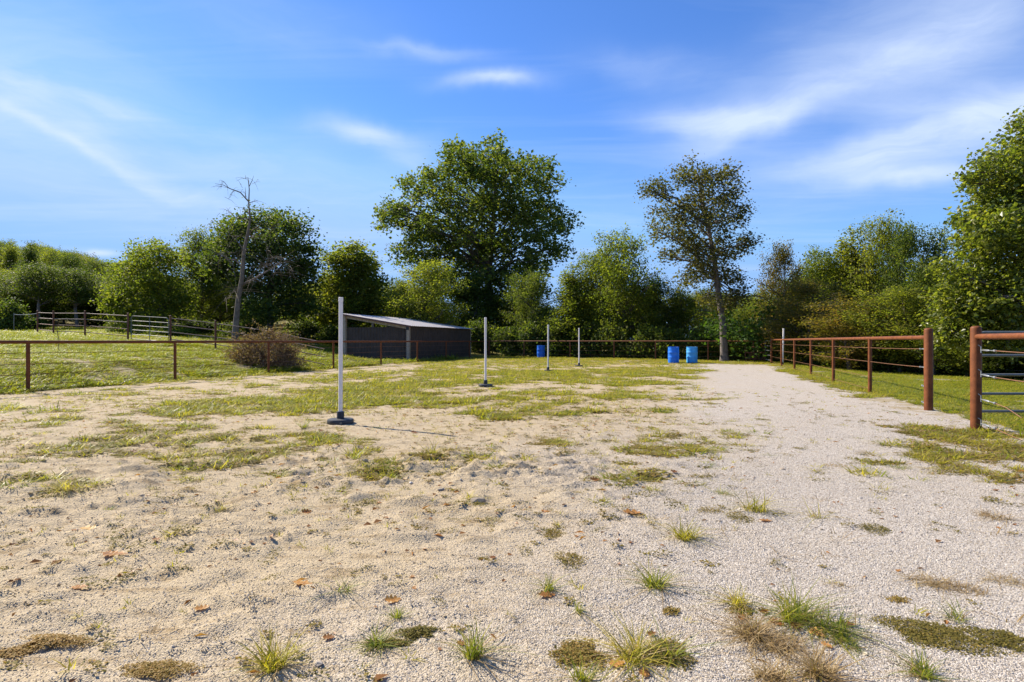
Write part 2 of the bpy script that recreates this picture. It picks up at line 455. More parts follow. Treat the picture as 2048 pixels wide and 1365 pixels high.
def ground_mat():
    m, t, out = new_mat('ground')
    geo = t.n('ShaderNodeNewGeometry'); p = geo.outputs['Position']
    veg = t.n('ShaderNodeAttribute', attribute_name='veg').outputs['Fac']
    dist = t.n('ShaderNodeAttribute', attribute_name='sand').outputs['Fac']
    pas = t.n('ShaderNodeAttribute', attribute_name='pasture').outputs['Fac']
    big = t.noise(p, .9, 4, .6)
    mid = t.noise(p, 4.5, 4, .6)
    fine = t.noise(p, 38, 3, .65)
    v1 = t.n('ShaderNodeTexVoronoi'); t.put(v1.inputs['Vector'], p); v1.inputs['Scale'].default_value = 150
    v2 = t.n('ShaderNodeTexVoronoi'); t.put(v2.inputs['Vector'], p); v2.inputs['Scale'].default_value = 60
    sepc = t.n('ShaderNodeSeparateColor'); t.put(sepc.inputs[0], v1.outputs['Color'])
    gravel = t.ramp(sepc.outputs[0], [(0.0, (0.221, 0.184, 0.143)), (.3, (0.359, 0.313, 0.262)), (.75, (0.455, 0.409, 0.354)), (1.0, (0.566, 0.520, 0.465))])
    tan = t.mix(mid, (0.368, 0.281, 0.152, 1), (0.478, 0.386, 0.235, 1))
    tan = t.mix(t.m('MULTIPLY', sepc.outputs[1], .5), tan, (0.442, 0.359, 0.258, 1))
    tan = t.mix(t.ramp(sepc.outputs[2], [(.80, 0.0), (.9, .55)]), tan, (.27, .21, .15, 1))
    fs = t.m('ADD', dist, t.m('MULTIPLY_ADD', big, .9, -.45), clamp=True)
    base = t.mix(t.m('MULTIPLY', fs, .88), gravel, tan)
    mps = t.n('ShaderNodeMapping'); t.put(mps.inputs['Vector'], p); mps.inputs['Scale'].default_value = (.5, 1.6, 1)
    strk = t.noise(mps.outputs[0], 5.2, 5, .68)
    base = t.mix(t.m('MULTIPLY', t.m('MULTIPLY', t.ramp(strk, [(.53, 0.0), (.66, 1.0)]), t.m('MULTIPLY_ADD', dist, .8, .2)), .72), base, (.25, .175, .088, 1))
    soil = t.mix(fine, (.19, .145, .055, 1), (.34, .26, .115, 1))
    base = t.mix(t.m('MULTIPLY', t.ramp(t.m('ADD', veg, t.m('MULTIPLY_ADD', fine, .5, -.25)), [(.2, 0.0), (.7, 1.0)]), .72), base, soil)
    turf = t.mix(t.noise(p, 1.6, 5, .7), (.12, .115, .022, 1), (.23, .195, .045, 1))
    turf = t.mix(t.ramp(t.noise(p, 2.7, 4, .7), [(.54, 0.0), (.68, .85)]), turf, (.24, .165, .085, 1))
    base = t.mix(pas, base, turf)
    h = t.m('ADD', t.m('MULTIPLY', v1.outputs['Distance'], -.6), t.m('MULTIPLY', fine, .9))
    h = t.m('ADD', h, t.m('MULTIPLY', v2.outputs['Distance'], -.5))
    nrm = bump(t, h, .75, .011)
    b = principled(t, base, .92, .15, 0, nrm)
    t.put(out.inputs[0], b.outputs[0])
    return m
M['ground'] = ground_mat()

# ------------------------------------------------------------------ ground: one sheet out to the horizon
def axis(lo, hi, n, fine, c=0.0):
    k = math.asinh((hi - c) / fine); j = math.asinh((lo - c) / fine)
    return c + fine * np.sinh(np.linspace(j, k, n))
def smooth_axis(step0, growth, start, end, flat):
    out = [start]; s = step0
    while out[-1] < end:
        if out[-1] > flat: s *= growth
        out.append(out[-1] + s)
    return np.array(out)
gxp = smooth_axis(.026, 1.022, 0, 900, 3.2)
gx = np.concatenate([-gxp[:0:-1], gxp])
gyp = smooth_axis(.024, 1.016, 1.6, 1200, 5.2)
gyn = smooth_axis(.05, 1.12, 0, 300, .3)
gy = np.concatenate([(1.6 - gyn)[:0:-1], gyp])
GX, GY = np.meshgrid(gx, gy)
GZ = Hs(GX, GY)
nx, ny = len(gx), len(gy)
idx = np.arange(nx * ny).reshape(ny, nx)
quads = np.stack([idx[:-1, :-1], idx[:-1, 1:], idx[1:, 1:], idx[1:, :-1]], -1).reshape(-1, 4)
fx, fy = GX.ravel(), GY.ravel()
ul_, ur_ = u_left(fx, fy), u_right(fx, fy)
pas_ = np.maximum(sstep(.0, .6, ul_ + (fbm(fx, fy, 1.3, 3) - .5) * .9), sstep(.2, .8, ur_ + (fbm(fx, fy, 1.3, 3) - .5) * .9))
cov_ = cover(fx, fy)
pas_ = np.maximum(pas_ * np.clip(cov_ + .25, 0, 1), sstep(34, 46, fy + (fx + 2) * .6))
me = np_mesh('ground', np.stack([fx, fy, GZ.ravel()], 1), quads, smooth=True,
             attrs=[('veg', 'POINT', cov_ * .6), ('sand', 'POINT', disturbed(fx, fy)), ('pasture', 'POINT', pas_)])
ground = mesh_obj('ground', me, M['ground'])
tag(ground, kind='structure')
print('ground', nx, ny, nx * ny)

# ------------------------------------------------------------------ scatter machinery (ground cover that nobody could count)
def scatter(name, pts, scl, rotz, pick, templates, tilt=None):
    n = len(pts)
    me = bpy.data.meshes.new(name)
    me.vertices.add(n); me.vertices.foreach_set('co', np.asarray(pts, np.float32).ravel())
    rot = np.zeros((n, 3), np.float32); rot[:, 2] = rotz
    if tilt is not None: rot[:, :2] = tilt
    a = me.attributes.new('rot', 'FLOAT_VECTOR', 'POINT'); a.data.foreach_set('vector', rot.ravel())
    scl = np.asarray(scl, np.float32)
    if scl.ndim == 1: scl = np.repeat(scl[:, None], 3, 1)
    a = me.attributes.new('scl', 'FLOAT_VECTOR', 'POINT'); a.data.foreach_set('vector', scl.ravel())
    a = me.attributes.new('pick', 'INT', 'POINT'); a.data.foreach_set('value', np.asarray(pick, np.int32))
    o = mesh_obj(name, me, None)
    col = bpy.data.collections.new(name + '_kinds')
    for k, tm in enumerate(templates):
        to = bpy.data.objects.new('%s_kind_%02d' % (name, k), tm); col.objects.link(to)
    ng = bpy.data.node_groups.new(name, 'GeometryNodeTree')
    ng.interface.new_socket('Geometry', in_out='INPUT', socket_type='NodeSocketGeometry')
    ng.interface.new_socket('Geometry', in_out='OUTPUT', socket_type='NodeSocketGeometry')
    N = ng.nodes; L = ng.links
    gi = N.new('NodeGroupInput'); go = N.new('NodeGroupOutput')
    ci_ = N.new('GeometryNodeCollectionInfo'); ci_.inputs[0].default_value = col
    ci_.inputs['Separate Children'].default_value = True; ci_.inputs['Reset Children'].default_value = True
    ip = N.new('GeometryNodeInstanceOnPoints'); ip.inputs['Pick Instance'].default_value = True
    def attr(nm, dt):
        q = N.new('GeometryNodeInputNamedAttribute'); q.data_type = dt; q.inputs[0].default_value = nm
        return q.outputs[0]
    er = N.new('FunctionNodeEulerToRotation')
    L.new(attr('rot', 'FLOAT_VECTOR'), er.inputs[0])
    L.new(gi.outputs[0], ip.inputs['Points']); L.new(ci_.outputs[0], ip.inputs['Instance'])
    L.new(attr('pick', 'INT'), ip.inputs['Instance Index']); L.new(er.outputs[0], ip.inputs['Rotation'])
    L.new(attr('scl', 'FLOAT_VECTOR'), ip.inputs['Scale']); L.new(ip.outputs[0], go.inputs[0])
    md = o.modifiers.new('scatter', 'NODES'); md.node_group = ng
    return o

def blades(rng, n, h, spread, width, lean=.6, tint=(.1, .9), seg=3, droop=.5, patch=None):
    """a clump of n curved grass blades: vertices, faces (flat), sizes, tint"""
    V = []; Fc = []; Sz = []; T = []
    for i in range(n):
        a = rng.random() * 2 * pi
        r = spread * sqrt(rng.random())
        bx, by = (r * cos(a), r * sin(a)) if patch is None else patch(rng)
        da = a + rng.normal() * .9
        L = h * (.45 + .75 * rng.random())
        ln = lean * (.3 + rng.random()) * (.5 + r / max(spread, 1e-6))
        dr = droop * rng.random()
        sx, sy = -sin(da + .6 * rng.normal()), cos(da)
        b0 = len(V)
        tt = tint[0] + (tint[1] - tint[0]) * rng.random()
        for s in range(seg):
            f = s / seg
            ho = ln * f * (1 + dr * 2 * f)
            z = L * (f - dr * .7 * f * f * (1 + ln))
            px_, py_ = bx + cos(da) * ho * L, by + sin(da) * ho * L
            w = width * (1 - f) ** .6 * .5
            V += [(px_ - sx * w, py_ - sy * w, z), (px_ + sx * w, py_ + sy * w, z)]; T += [tt, tt]
            if s: q = b0 + 2 * s; Fc += [q - 2, q - 1, q + 1, q]; Sz.append(4)
        ho = ln * (1 + dr * 2)
        V.append((bx + cos(da) * ho * L, by + sin(da) * ho * L, L * (1 - dr * .7 * (1 + ln)))); T.append(tt)
        q = b0 + 2 * (seg - 1); Fc += [q, q + 1, q + 2]; Sz.append(3)
    V = np.array(V); V[:, 2] = np.maximum(V[:, 2], .002)
    return V, Fc, Sz, T
def blade_mesh(name, mat, *a, **k):
    V, Fc, Sz, T = blades(*a, **k)
    me = np_mesh(name, V, Fc, Sz, smooth=False, attrs=[('tint', 'POINT', T)])
    me.materials.append(mat)
    return me
def mat_mesh(name, mat, rng, n, rx, ry, size, hump=.03, tint=(.1, .9), outline=True, sample=None):
    """creeping weed: many tiny leaves hugging the ground"""
    V = []; T = []
    k1, k2, p1, p2 = rng.random() * 6, rng.random() * 6, rng.integers(2, 4), rng.integers(4, 7)
    a = rng.random(n) * 2 * pi; r = np.sqrt(rng.random(n))
    if outline: lim = 1 + .22 * np.sin(a * p1 + k1) + .14 * np.sin(a * p2 + k2)
    else: lim = 1
    x = r * lim * np.cos(a) * rx; y = r * lim * np.sin(a) * ry
    r = r * (.72 + .5 * rng.random(n)); x = r * lim * np.cos(a) * rx; y = r * lim * np.sin(a) * ry
    z = hump * .7 * np.clip(1 - r, 0, 1) ** .5 * rng.random(n) + .002
    th = rng.random(n) * 2 * pi; tl = rng.normal(0, .3, n)
    s = size * (.6 + .8 * rng.random(n))
    dx, dy, dz = np.cos(th), np.sin(th), np.sin(tl) * .7
    c = np.stack([x, y, z], 1)
    d = np.stack([dx, dy, dz], 1) * s[:, None]
    e = np.stack([-dy, dx, np.abs(rng.normal(0, .35, n))], 1) * s[:, None] * .36
    V = np.stack([c, c + d * .5 + e, c + d, c + d * .5 - e], 1).reshape(-1, 3)
    V[:, 2] = np.maximum(V[:, 2], .001)
    Fq = np.arange(n * 4).reshape(n, 4)
    tt = np.repeat(tint[0] + (tint[1] - tint[0]) * np.clip(rng.normal(.5, .28, n), 0, 1), 4)
    me = np_mesh(name, V, Fq, attrs=[('tint', 'POINT', tt)])
    me.materials.append(mat)
    return me
# ------------------------------------------------------------------ fences
def fence_post(parent, x, y, z0, z1, r, mat, cap=False, name='post'):
    b = MB()
    if cap:
        b.lathe([(r, z0 - .3), (r, z1 - r * .55), (r * .93, z1 - r * .28), (r * .7, z1 - r * .08), (r * .3, z1)], 20, (x, y, 0))
    else:
        b.tube([(x, y, z0 - .3), (x, y, z1)], r, 10)
    return b.build(name, mat, parent)
def sag_line(a, b, sag, n=6):
    a, b = Vector(a), Vector(b)
    return [a.lerp(b, i / n) - Vector((0, 0, sag * 4 * (i / n) * (1 - i / n))) for i in range(n + 1)]
def turnbuckle(parent, p, d, L=.30):
    """galvanised cable tensioner: eye bolt through the post, threaded body, clamp"""
    p = Vector(p); d = Vector(d).normalized()
    b = MB()
    b.tube([p, p + d * .07], .007, 6)
    b.tube([p + d * .07, p + d * .09, p + d * .19, p + d * .21], [.008, .013, .013, .007], 6)
    b.tube([p + d * .21, p + d * L], .006, 6)
    b.tube([p + d * (L - .04), p + d * L], .016, 6)
    b.tube([p + d * .01 + Vector((0, 0, -.035)), p + d * .01 + Vector((0, 0, .05))], .006, 5)
    b.tube([p + d * .01 + Vector((0, 0, .045)), p - d * .01 + Vector((-.03, 0, .07))], .005, 5)
    return b.build('turnbuckle', M['galv'], parent)

# left fence
def LX(y): return -15.6 + .3137 * y
root = tag(empty('pipe_fence', (LX(13.4), 13.4, 0)), 'long rusty pipe fence along the left side of the arena before the shed', 'fence')
ox, oy = LX(13.4), 13.4
ys = [13.4 + 3.82 * k for k in range(-2, 9)]
for y in ys: fence_post(root, LX(y) - ox, y - oy, H1(LX(y), y), 1.165, .041, M['rust'])
b = MB(); b.tube([(LX(y) - ox, y - oy, 1.175) for y in ys], .042, 10); b.build('top_rail', M['rust'], root)
for hz_ in (.92, .66, .42, .17):
    b = MB(); pts = []
    for i in range(len(ys) - 1):
        g0, g1 = H1(LX(ys[i]), ys[i]), H1(LX(ys[i + 1]), ys[i + 1])
        pts += sag_line((LX(ys[i]) - ox, ys[i] - oy, hz_ + g0 * .5), (LX(ys[i + 1]) - ox, ys[i + 1] - oy, hz_ + g1 * .5), .012, 4)[:-1]
    pts.append(Vector((LX(ys[-1]) - ox, ys[-1] - oy, hz_)))
    b.tube(pts, .0062, 5); b.build('cable', M['cable'], root)
# far fence
fa, fb = Vector((LX(ys[-1]), ys[-1], 0)), Vector((14.67, 33.0, 0))
root = tag(empty('pipe_fence', fa), 'thin rusty pipe fence across the far end of the arena behind the blue barrels', 'fence')
def on_far(px):
    k = (px - 1024) / F; d = fb - fa
    t = (k * fa.y - fa.x) / (d.x - k * d.y)
    return fa + d * t
fp = [on_far(p) for p in (978.5, 1048, 1140, 1228, 1311, 1416, 1530)]
for i, p in enumerate(fp):
    fence_post(root, p.x - fa.x, p.y - fa.y, H1(p.x, p.y), 1.20 if i else 1.34, .04, M['rust_far'], name='post')
b = MB(); b.tube([(p.x - fa.x, p.y - fa.y, 1.195) for p in fp], .036, 8); b.build('top_rail', M['rust_far'], root)
for hz_ in (.88, .55, .25):
    b = MB(); b.tube([(p.x - fa.x, p.y - fa.y, hz_) for p in fp], .0065, 5); b.build('cable', M['cable'], root)
# right fence
def RX(y): return 4.015 + .325 * y
def on_right(px): k = (px - 1024) / F; y = 4.015 / (k - .325); return RX(y), y
rp = [on_right(p) for p in (1857, 1740, 1667, 1622, 1589, 1563, 1543)]
root = tag(empty('pipe_fence', (rp[0][0], rp[0][1], 0)), 'rusty pipe and cable fence with a thick capped end post beside the gravel track', 'fence')
ox, oy = rp[0]
for i, (x, y) in enumerate(rp):
    if i == 0: fence_post(root, 0, 0, H1(x, y), 1.425, .067, M['rust'], True, 'end_post')
    elif i == len(rp) - 1: fence_post(root, x - ox, y - oy, H1(x, y), 1.37, .06, M['rust'], True, 'end_post')
    else: fence_post(root, x - ox, y - oy, H1(x, y), 1.25, .043, M['rust'])
b = MB(); b.tube([(x - ox, y - oy, 1.262) for x, y in rp], .037, 12); b.build('top_rail', M['rust'], root)
dr = Vector((rp[1][0] - ox, rp[1][1] - oy, 0)).normalized()
for hz_ in (1.06, .735, .38, .09):
    for sid in ('whole',):
        b = MB(); pts = []
        full = hz_ > .6
        start = 0 if full else 1
        s0 = dr * .33 + Vector((0, 0, hz_))
        lst = [s0] if full else []
        lst += [Vector((x - ox, y - oy, hz_ * (1 if i < 1 else .985))) for i, (x, y) in enumerate(rp) if i >= 1]
        for i in range(len(lst) - 1): pts += sag_line(lst[i], lst[i + 1], .006, 3)[:-1]
        pts.append(lst[-1])
        if len(pts) > 1: b.tube(pts, .0058, 5); b.build('cable', M['cable'], root)
    turnbuckle(root, dr * .06 + Vector((0, 0, hz_)), dr + Vector((0, 0, 0 if hz_ > .6 else .12)), .33 if hz_ > .6 else .24)
# near right fence, leaving the frame
np0 = Vector((6.32, 7.75, 0)); nd = Vector((-.309, -.951, 0))
root = tag(empty('pipe_fence', np0), 'rusty pipe fence with thick capped post at the right edge and slack cables', 'fence')
gz = H1(np0.x, np0.y)
fence_post(root, 0, 0, gz, 1.405, .064, M['rust'], True, 'end_post')
for k in (1, 2):
    q = nd * (4.0 * k); fence_post(root, q.x, q.y, H1(np0.x + q.x, np0.y + q.y), 1.245, .043, M['rust'])
b = MB(); b.tube([nd * .05 + Vector((0, 0, 1.258)), nd * 8 + Vector((0, 0, 1.258))], .038, 12); b.build('top_rail', M['rust'], root)
for hz_ in (1.077, .75, .417, .09):
    turnbuckle(root, nd * .055 + Vector((0.02, -.02, hz_)), nd + Vector((.06, 0, -.06 if hz_ < 1 else -.01)), .36)
    e = nd * .40 + Vector((.04, -.02, hz_ - (.02 if hz_ < 1 else .004)))
    b = MB()
    if hz_ > .6: b.tube(sag_line(e, nd * 4 + Vector((0, 0, hz_)), .02), .0062, 5)
    else: b.tube([e, e + nd * .25 + Vector((0.02, 0, -.03)), e + nd * .55 + Vector((.05, 0, -.12 if hz_ > .2 else -.06))], .0055, 5)
    b.build('cable', M['cable'], root)

# tube gates
def tube_gate(label, a, bpt, zs, r, mat, arc=.12, cat='gate', stays=1):
    a, bpt = Vector(a), Vector(bpt)
    root = tag(empty('tube_gate', (a.x, a.y, a.z)), label, cat)
    d = bpt - a; L = Vector((d.x, d.y, 0)).length; dh = Vector((d.x, d.y, 0)).normalized()
    slope = d.z / L
    def P(s, z): return dh * s + Vector((0, 0, z + slope * s))
    top, bot = zs[0], zs[-1]
    b = MB()
    pts = [P(0, bot), P(0, top - arc)] + [P(arc - arc * cos(k * pi / 8), top - arc + arc * sin(k * pi / 8)) for k in range(1, 5)]
    pts += [P(L - arc + arc * sin(k * pi / 8), top - arc + arc * cos(k * pi / 8)) for k in range(0, 5)] + [P(L, bot), P(0, bot)]
    b.tube(pts, r, 8); b.build('gate_frame', mat, root)
    for z in zs[1:-1]:
        b = MB(); b.tube([P(0, z), P(L, z)], r * .92, 8); b.build('crossbar', mat, root)
    for k in range(stays):
        s = L * (k + 1) / (stays + 1)
        b = MB(); b.tube([P(s, bot), P(s, top)], r * .8, 6); b.build('upright', mat, root)
    return root
tube_gate('grey tube gate swung open behind the thick rusty post at the right edge', (6.52, 7.98, 0), (10.1, 8.02, 0), [1.319, .997, .725, .46, .215, -.03], .0215, M['gate_grey'], .1, stays=1)
g1 = H1(14.67, 33.0); ge = Vector((rp[-1][0], rp[-1][1], 0))
gd = (ge - Vector((14.67, 33, 0)))
tube_gate('small silver tube gate in the far right corner of the arena', Vector((14.67, 33, 0)) + gd * .04, Vector((14.67, 33, 0)) + gd * .95, [1.2, .93, .67, .41, .15], .025, M['galv'], .06, stays=0)

# old rusty panel leaning by the far corner
pa, pb = on_far(1488), on_far(1527)
off = Vector((-.02, -.30, 0))
root = tag(empty('brace_panel', pa + off), 'rusty braced pipe panel leaning on the far fence beside the silver gate', 'panel')
d = pb - pa
def PP(s, z): return d * s + Vector((0, .16 * z, z))
for s in (.0, .45, 1.0):
    b = MB(); b.tube([PP(s, -.05), PP(s, 1.16 if s else .75)], .028, 6); b.build('upright', M['rust_far'], root)
for z in (.16, .52, .85):
    b = MB(); b.tube([PP(0 if z < .7 else .3, z), PP(1, z)], .024, 6); b.build('crossbar', M['rust_far'], root)
for (s0, z0, s1, z1) in ((0, .1, 1, 1.16), (.42, .1, 1, .7), (.7, .05, 1, .35), (.1, .62, .5, .1)):
    b = MB(); b.tube([PP(s0, z0), PP(s1, z1)], .024, 6); b.build('diagonal', M['rust_far'], root)

# pasture fence up the slope
pf = [at(px, Y) for px, Y in ((75, 33), (107, 31), (170, 29.3), (256, 27.3), (341, 26.3), (431, 26.2), (545, 25.4))]
joint = (LX(24.35) - .12, 24.5, H1(LX(24.35) - .12, 24.5))
root = tag(empty('pasture_fence', pf[5]), 'weathered four rail pipe fence climbing the slope on the left behind the brush pile', 'fence')
o5 = Vector(pf[5])
for (x, y, z) in pf: fence_post(root, x - o5.x, y - o5.y, z - o5.z, z + 1.33 - o5.z, .043, M['rust_far'], True)
segs = [(pf[i], pf[i + 1]) for i in (0, 1, 2)] + [(pf[4], pf[5]), (pf[5], pf[6]), (pf[6], joint)]
for si, (a, c) in enumerate(segs):
    for k, hz_ in enumerate((1.19, .88, .55, .22)):
        if c is joint and k == 0: hz_ = 1.16
        b = MB(); b.tube([Vector(a) + Vector((0, 0, hz_)) - o5, Vector(c) + Vector((0, 0, hz_ - (.0 if c is not joint else .03))) - o5], .020, 7)
        b.build('rail', M['rust_grey'] if k < 2 or si > 2 else M['rust_far'], root)
x, y, z = at(28, 37)
b = MB(); b.tube([(0, 0, -.3), (0, 0, 1.3)], .022, 6)
t_ = b.build('fence_post', M['gate_grey'], None, loc=(x, y, z)); tag(t_, 'thin grey steel post standing alone at the far left of the pasture', 'post')
wroot = tag(empty('wire_strand', (x, y, z)), 'slack wire running from the lone grey post to the first rusty pasture post', 'wire')
b = MB(); b.tube(sag_line((0, 0, 1.2), Vector(pf[0]) - Vector((x, y, z)) + Vector((0, 0, 1.15)), .05), .012, 5); b.build('strand', M['galv'], wroot)
a, c = Vector(pf[3]), Vector(pf[4]); dd = (c - a).normalized()
tube_gate('grey tube gate with rounded corners in the pasture fence on the left', a + dd * .22, c - dd * .12, [1.20, .97, .75, .53, .32, .1], .017, M['gate_grey'], .16, stays=1)

# wire fence in front of the right hand woods
wl = [at(px, Y) for px, Y in ((1600, 33.5), (1690, 29), (1778, 26), (1868, 24), (1965, 22.6), (2070, 21.5), (2200, 20.5))]
root = tag(empty('wire_fence', wl[2]), 'low dark wire fence with short wooden posts in front of the woods on the right', 'fence')
o2 = Vector(wl[2])
for (x, y, z) in wl:
    b = MB(); b.tube([Vector((x, y, z - .3)) - o2, Vector((x, y, z + .95)) - o2], .06, 7); b.build('post', M['bark'], root)
for hz_ in (.85, .6, .35):
    b = MB(); b.tube([Vector(p) + Vector((0, 0, hz_)) - o2 for p in wl], .011, 4); b.build('wire', M['gate_grey'], root)

# ------------------------------------------------------------------ shed
P2 = Vector((-6.15, 34.0, 0)); ea = Vector((.9507, -.310, 0)); eb = Vector((.310, .9507, 0))
LA, LB = 4.39, 9.4
root = tag(empty('shed', P2), 'charcoal metal loafing shed with a sloping roof behind the left arena fence', 'shed')
rza = atan2(ea.y, ea.x); rzb = atan2(eb.y, eb.x)
def SP(a, bb, z): return ea * a + eb * bb + Vector((0, 0, z))      # a<0 towards the high open front
def gz_s(a, bb): p = P2 + ea * a + eb * bb; return H1(p.x, p.y)
ZL, ZH = 2.14, 2.86
def roof_z(a): return ZL + (ZH - ZL) * (-a / LA)
def corrugated(parent, name, o, du, w, z0, ztop, n, mat, pitch=.2286, rib=.018):
    """steel sheet, extruded from a ribbed profile; du horizontal, n outward"""
    prof = []; s = 0.0
    k = int(round(w / pitch)); pt = w / k
    for i in range(k):
        prof += [(i * pt + .0, 0), (i * pt + pt * .58, 0), (i * pt + pt * .68, rib), (i * pt + pt * .88, rib)]
    prof.append((w, 0))
    vs = []; fs = []
    for (s, q) in prof:
        for th in (0, .0015):
            for top in (0, 1):
                z = z0 if not top else ztop
                vs.append(o + du * s + n * (q - th) + Vector((0, 0, z)))
    for i in range(len(prof) - 1):
        A = i * 4; B = A + 4
        fs += [(A, B, B + 1, A + 1), (A + 3, B + 3, B + 2, A + 2), (A + 1, B + 1, B + 3, A + 3), (A + 2, B + 2, B, A)]
    m = MB(); m.add(vs, fs)
    return m.build(name, mat, parent, smooth=False)
na, nb_ = 5, 10
for i in range(na):    # partial side wall facing the arena corner
    w = (LA - .16) / na
    corrugated(root, 'wall_sheet', SP(-LA + .08 + i * w, -.005, 0), ea, w - .004, -.1 + gz_s(-LA * .5, 0) * .3, 2.04, -eb, M['siding'], rib=.03)
for i in range(nb_):   # low back wall
    w = LB / nb_
    corrugated(root, 'wall_sheet', SP(.08, i * w + .03, 0), eb, w - .004, -.12, ZL - .06, ea, M['siding'], rib=.03)
for i in range(na):    # far side wall
    w = (LA - .16) / na
    corrugated(root, 'wall_sheet', SP(-LA + .08 + i * w, LB + .005, 0), ea, w - .004, -.1, 2.04, eb, M['siding'], rib=.03)
def beam(name, a, c, wd, ht, mat):
    a, c = Vector(a), Vector(c); d = c - a; L = d.length; d.normalize()
    sd = (Vector((-d.y, d.x, 0)).normalized() if abs(d.z) < .99 else ea.copy()) * wd / 2; up = d.cross(sd).normalized() * ht / 2
    vs = [p + s1 * sd + s2 * up for p in (a, c) for s1, s2 in ((-1, -1), (1, -1), (1, 1), (-1, 1))]
    m = MB(); m.add(vs, [(3, 2, 1, 0), (4, 5, 6, 7), (0, 1, 5, 4), (1, 2, 6, 5), (2, 3, 7, 6), (3, 0, 4, 7)])
    return m.build(name, mat, root, smooth=False)
for bb in (0, LB / 3, 2 * LB / 3, LB):
    for a in (-LA, 0):
        dx = -.085 if bb == 0 else (.09 if bb == LB else 0)
        ax = a - .10 if (a == 0 and 0 < bb < LB) else a
        beam('post', SP(ax, bb + dx, -.3), SP(ax, bb + dx, roof_z(a) - .12), .17, .17, M['lumber'])
    beam('rafter', SP(-LA - .25, bb - (.05 if bb == 0 else 0), roof_z(-LA - .25) - .14), SP(.06, bb - (.05 if bb == 0 else 0), roof_z(.06) - .14), .05, .2, M['lumber_new'] if 0 < bb < LB else M['lumber'])
for k in range(5):
    a = -LA + .05 + k * (LA - .1) / 4
    beam('purlin', SP(a, -.2, roof_z(a) - .045), SP(a, LB + .2, roof_z(a) - .045), .09, .04, M['lumber_new'])
for zz in (.5, 1.3, 1.95):
    beam('girt', SP(-LA, .06, zz), SP(0, .06, zz), .04, .09, M['lumber_new'])
    beam('girt', SP(-.02, .1, zz), SP(-.02, LB, zz), .04, .09, M['lumber_new'])
slope_v = (SP(.28, 0, roof_z(.28)) - SP(-LA - .35, 0, roof_z(-LA - .35)))
rl = slope_v.length; sv = slope_v.normalized(); nv = sv.cross(eb); nv = nv if nv.z > 0 else -nv
nr = 10; wr = (LB + .6) / nr
for i in range(nr):
    prof = []; kk = 4; pt = (wr - .004) / kk
    for q in range(kk): prof += [(q * pt, 0), (q * pt + pt * .62, 0), (q * pt + pt * .72, .02), (q * pt + pt * .9, .02)]
    prof.append((wr - .004, 0))
    vs = []; fs = []
    o0 = SP(-LA - .35, -.3 + i * wr, roof_z(-LA - .35))
    for (s, q) in prof:
        for th in (0, .002):
            for e in (0, 1): vs.append(o0 + eb * s + sv * rl * e + nv * (q - th))
    for j in range(len(prof) - 1):
        A = j * 4; B = A + 4
        fs += [(A, A + 1, B + 1, B), (A + 2, B + 2, B + 3, A + 3), (A + 1, A + 3, B + 3, B + 1), (A, B, B + 2, A + 2)]
    m = MB(); m.add(vs, fs); m.build('roof_sheet', M['roofing'], root, smooth=False)
beam('roof_trim', SP(-LA - .36, -.315, roof_z(-LA - .36) - .03), SP(.29, -.315, roof_z(.29) - .03), .02, .09, M['trim_red'])
beam('corner_trim', SP(-.01, -.182, 1.86), SP(-.01, -.182, ZL - .06), .19, .03, M['rubber'])

# ------------------------------------------------------------------ weave poles
def pole_set(label, px, py, top, group, base=True, lean=0.0):
    x, y = gnd(px, py)
    z = Hs1(x, y)
    h = 1.83
    root = tag(empty('weave_pole', (x, y, z)), label, 'pole', group)
    if base:
        b = MB(); b.lathe([(.175, -.02), (.188, .012), (.188, .045), (.178, .062), (.06, .070), (.02, .070)], 28); b.build('base_disc', M['rubber'], root)
        b = MB(); b.lathe([(.052, .068), (.052, .165), (.048, .172), (.034, .172)], 18); b.build('collar', M['rubber'], root)
        b = MB(); b.tube([(.06, -.178, .022), (.06, -.186, .022)], .018, 10); b.build('drain_plug', M['gate_grey'], root)
        b = MB(); b.tube([(0, 0, .12), (lean, 0, h - .05)], .030, 16); b.build('pipe', M['pvc'], root)
        b = MB(); b.tube([(lean, 0, h - .06), (lean, 0, h - .004), (lean, 0, h)], [.0335, .0335, .028], 16); b.build('end_cap', M['pvc'], root)
    else:
        b = MB(); b.tube([(-.02, 0, .12), (lean, 0.03, h - .05)], .041, 16); b.build('pipe', M['pvc'], root)
        b = MB(); b.tube([(-.022, 0, -.03), (-.02, 0, .13)], .052, 16); b.build('collar', M['rubber'], root)
        b = MB(); b.tube([(lean, .03, h - .06), (lean, .03, h)], [.049, .046], 16); b.build('end_cap', M['pvc'], root)
    return root
pg = 'white weave poles standing in a row'
pole_set('nearest tall white plastic pole on a round black base casting a thin shadow', 681, 848, 596, pg, lean=.006)
pole_set('second white pole on a round black base standing in sparse grass', 971, 774, 631, pg)
pole_set('third white pole on a black base just right of the lone dark blue barrel', 1096, 744, 643, pg, lean=.01)
pole_set('fourth and farthest white pole of the row on a small black base', 1158, 734, 653, pg)
pole_set('white pole with a black foot leaning beside the right hand rusty fence', 1566, 731, 653, pg, base=False, lean=.045)

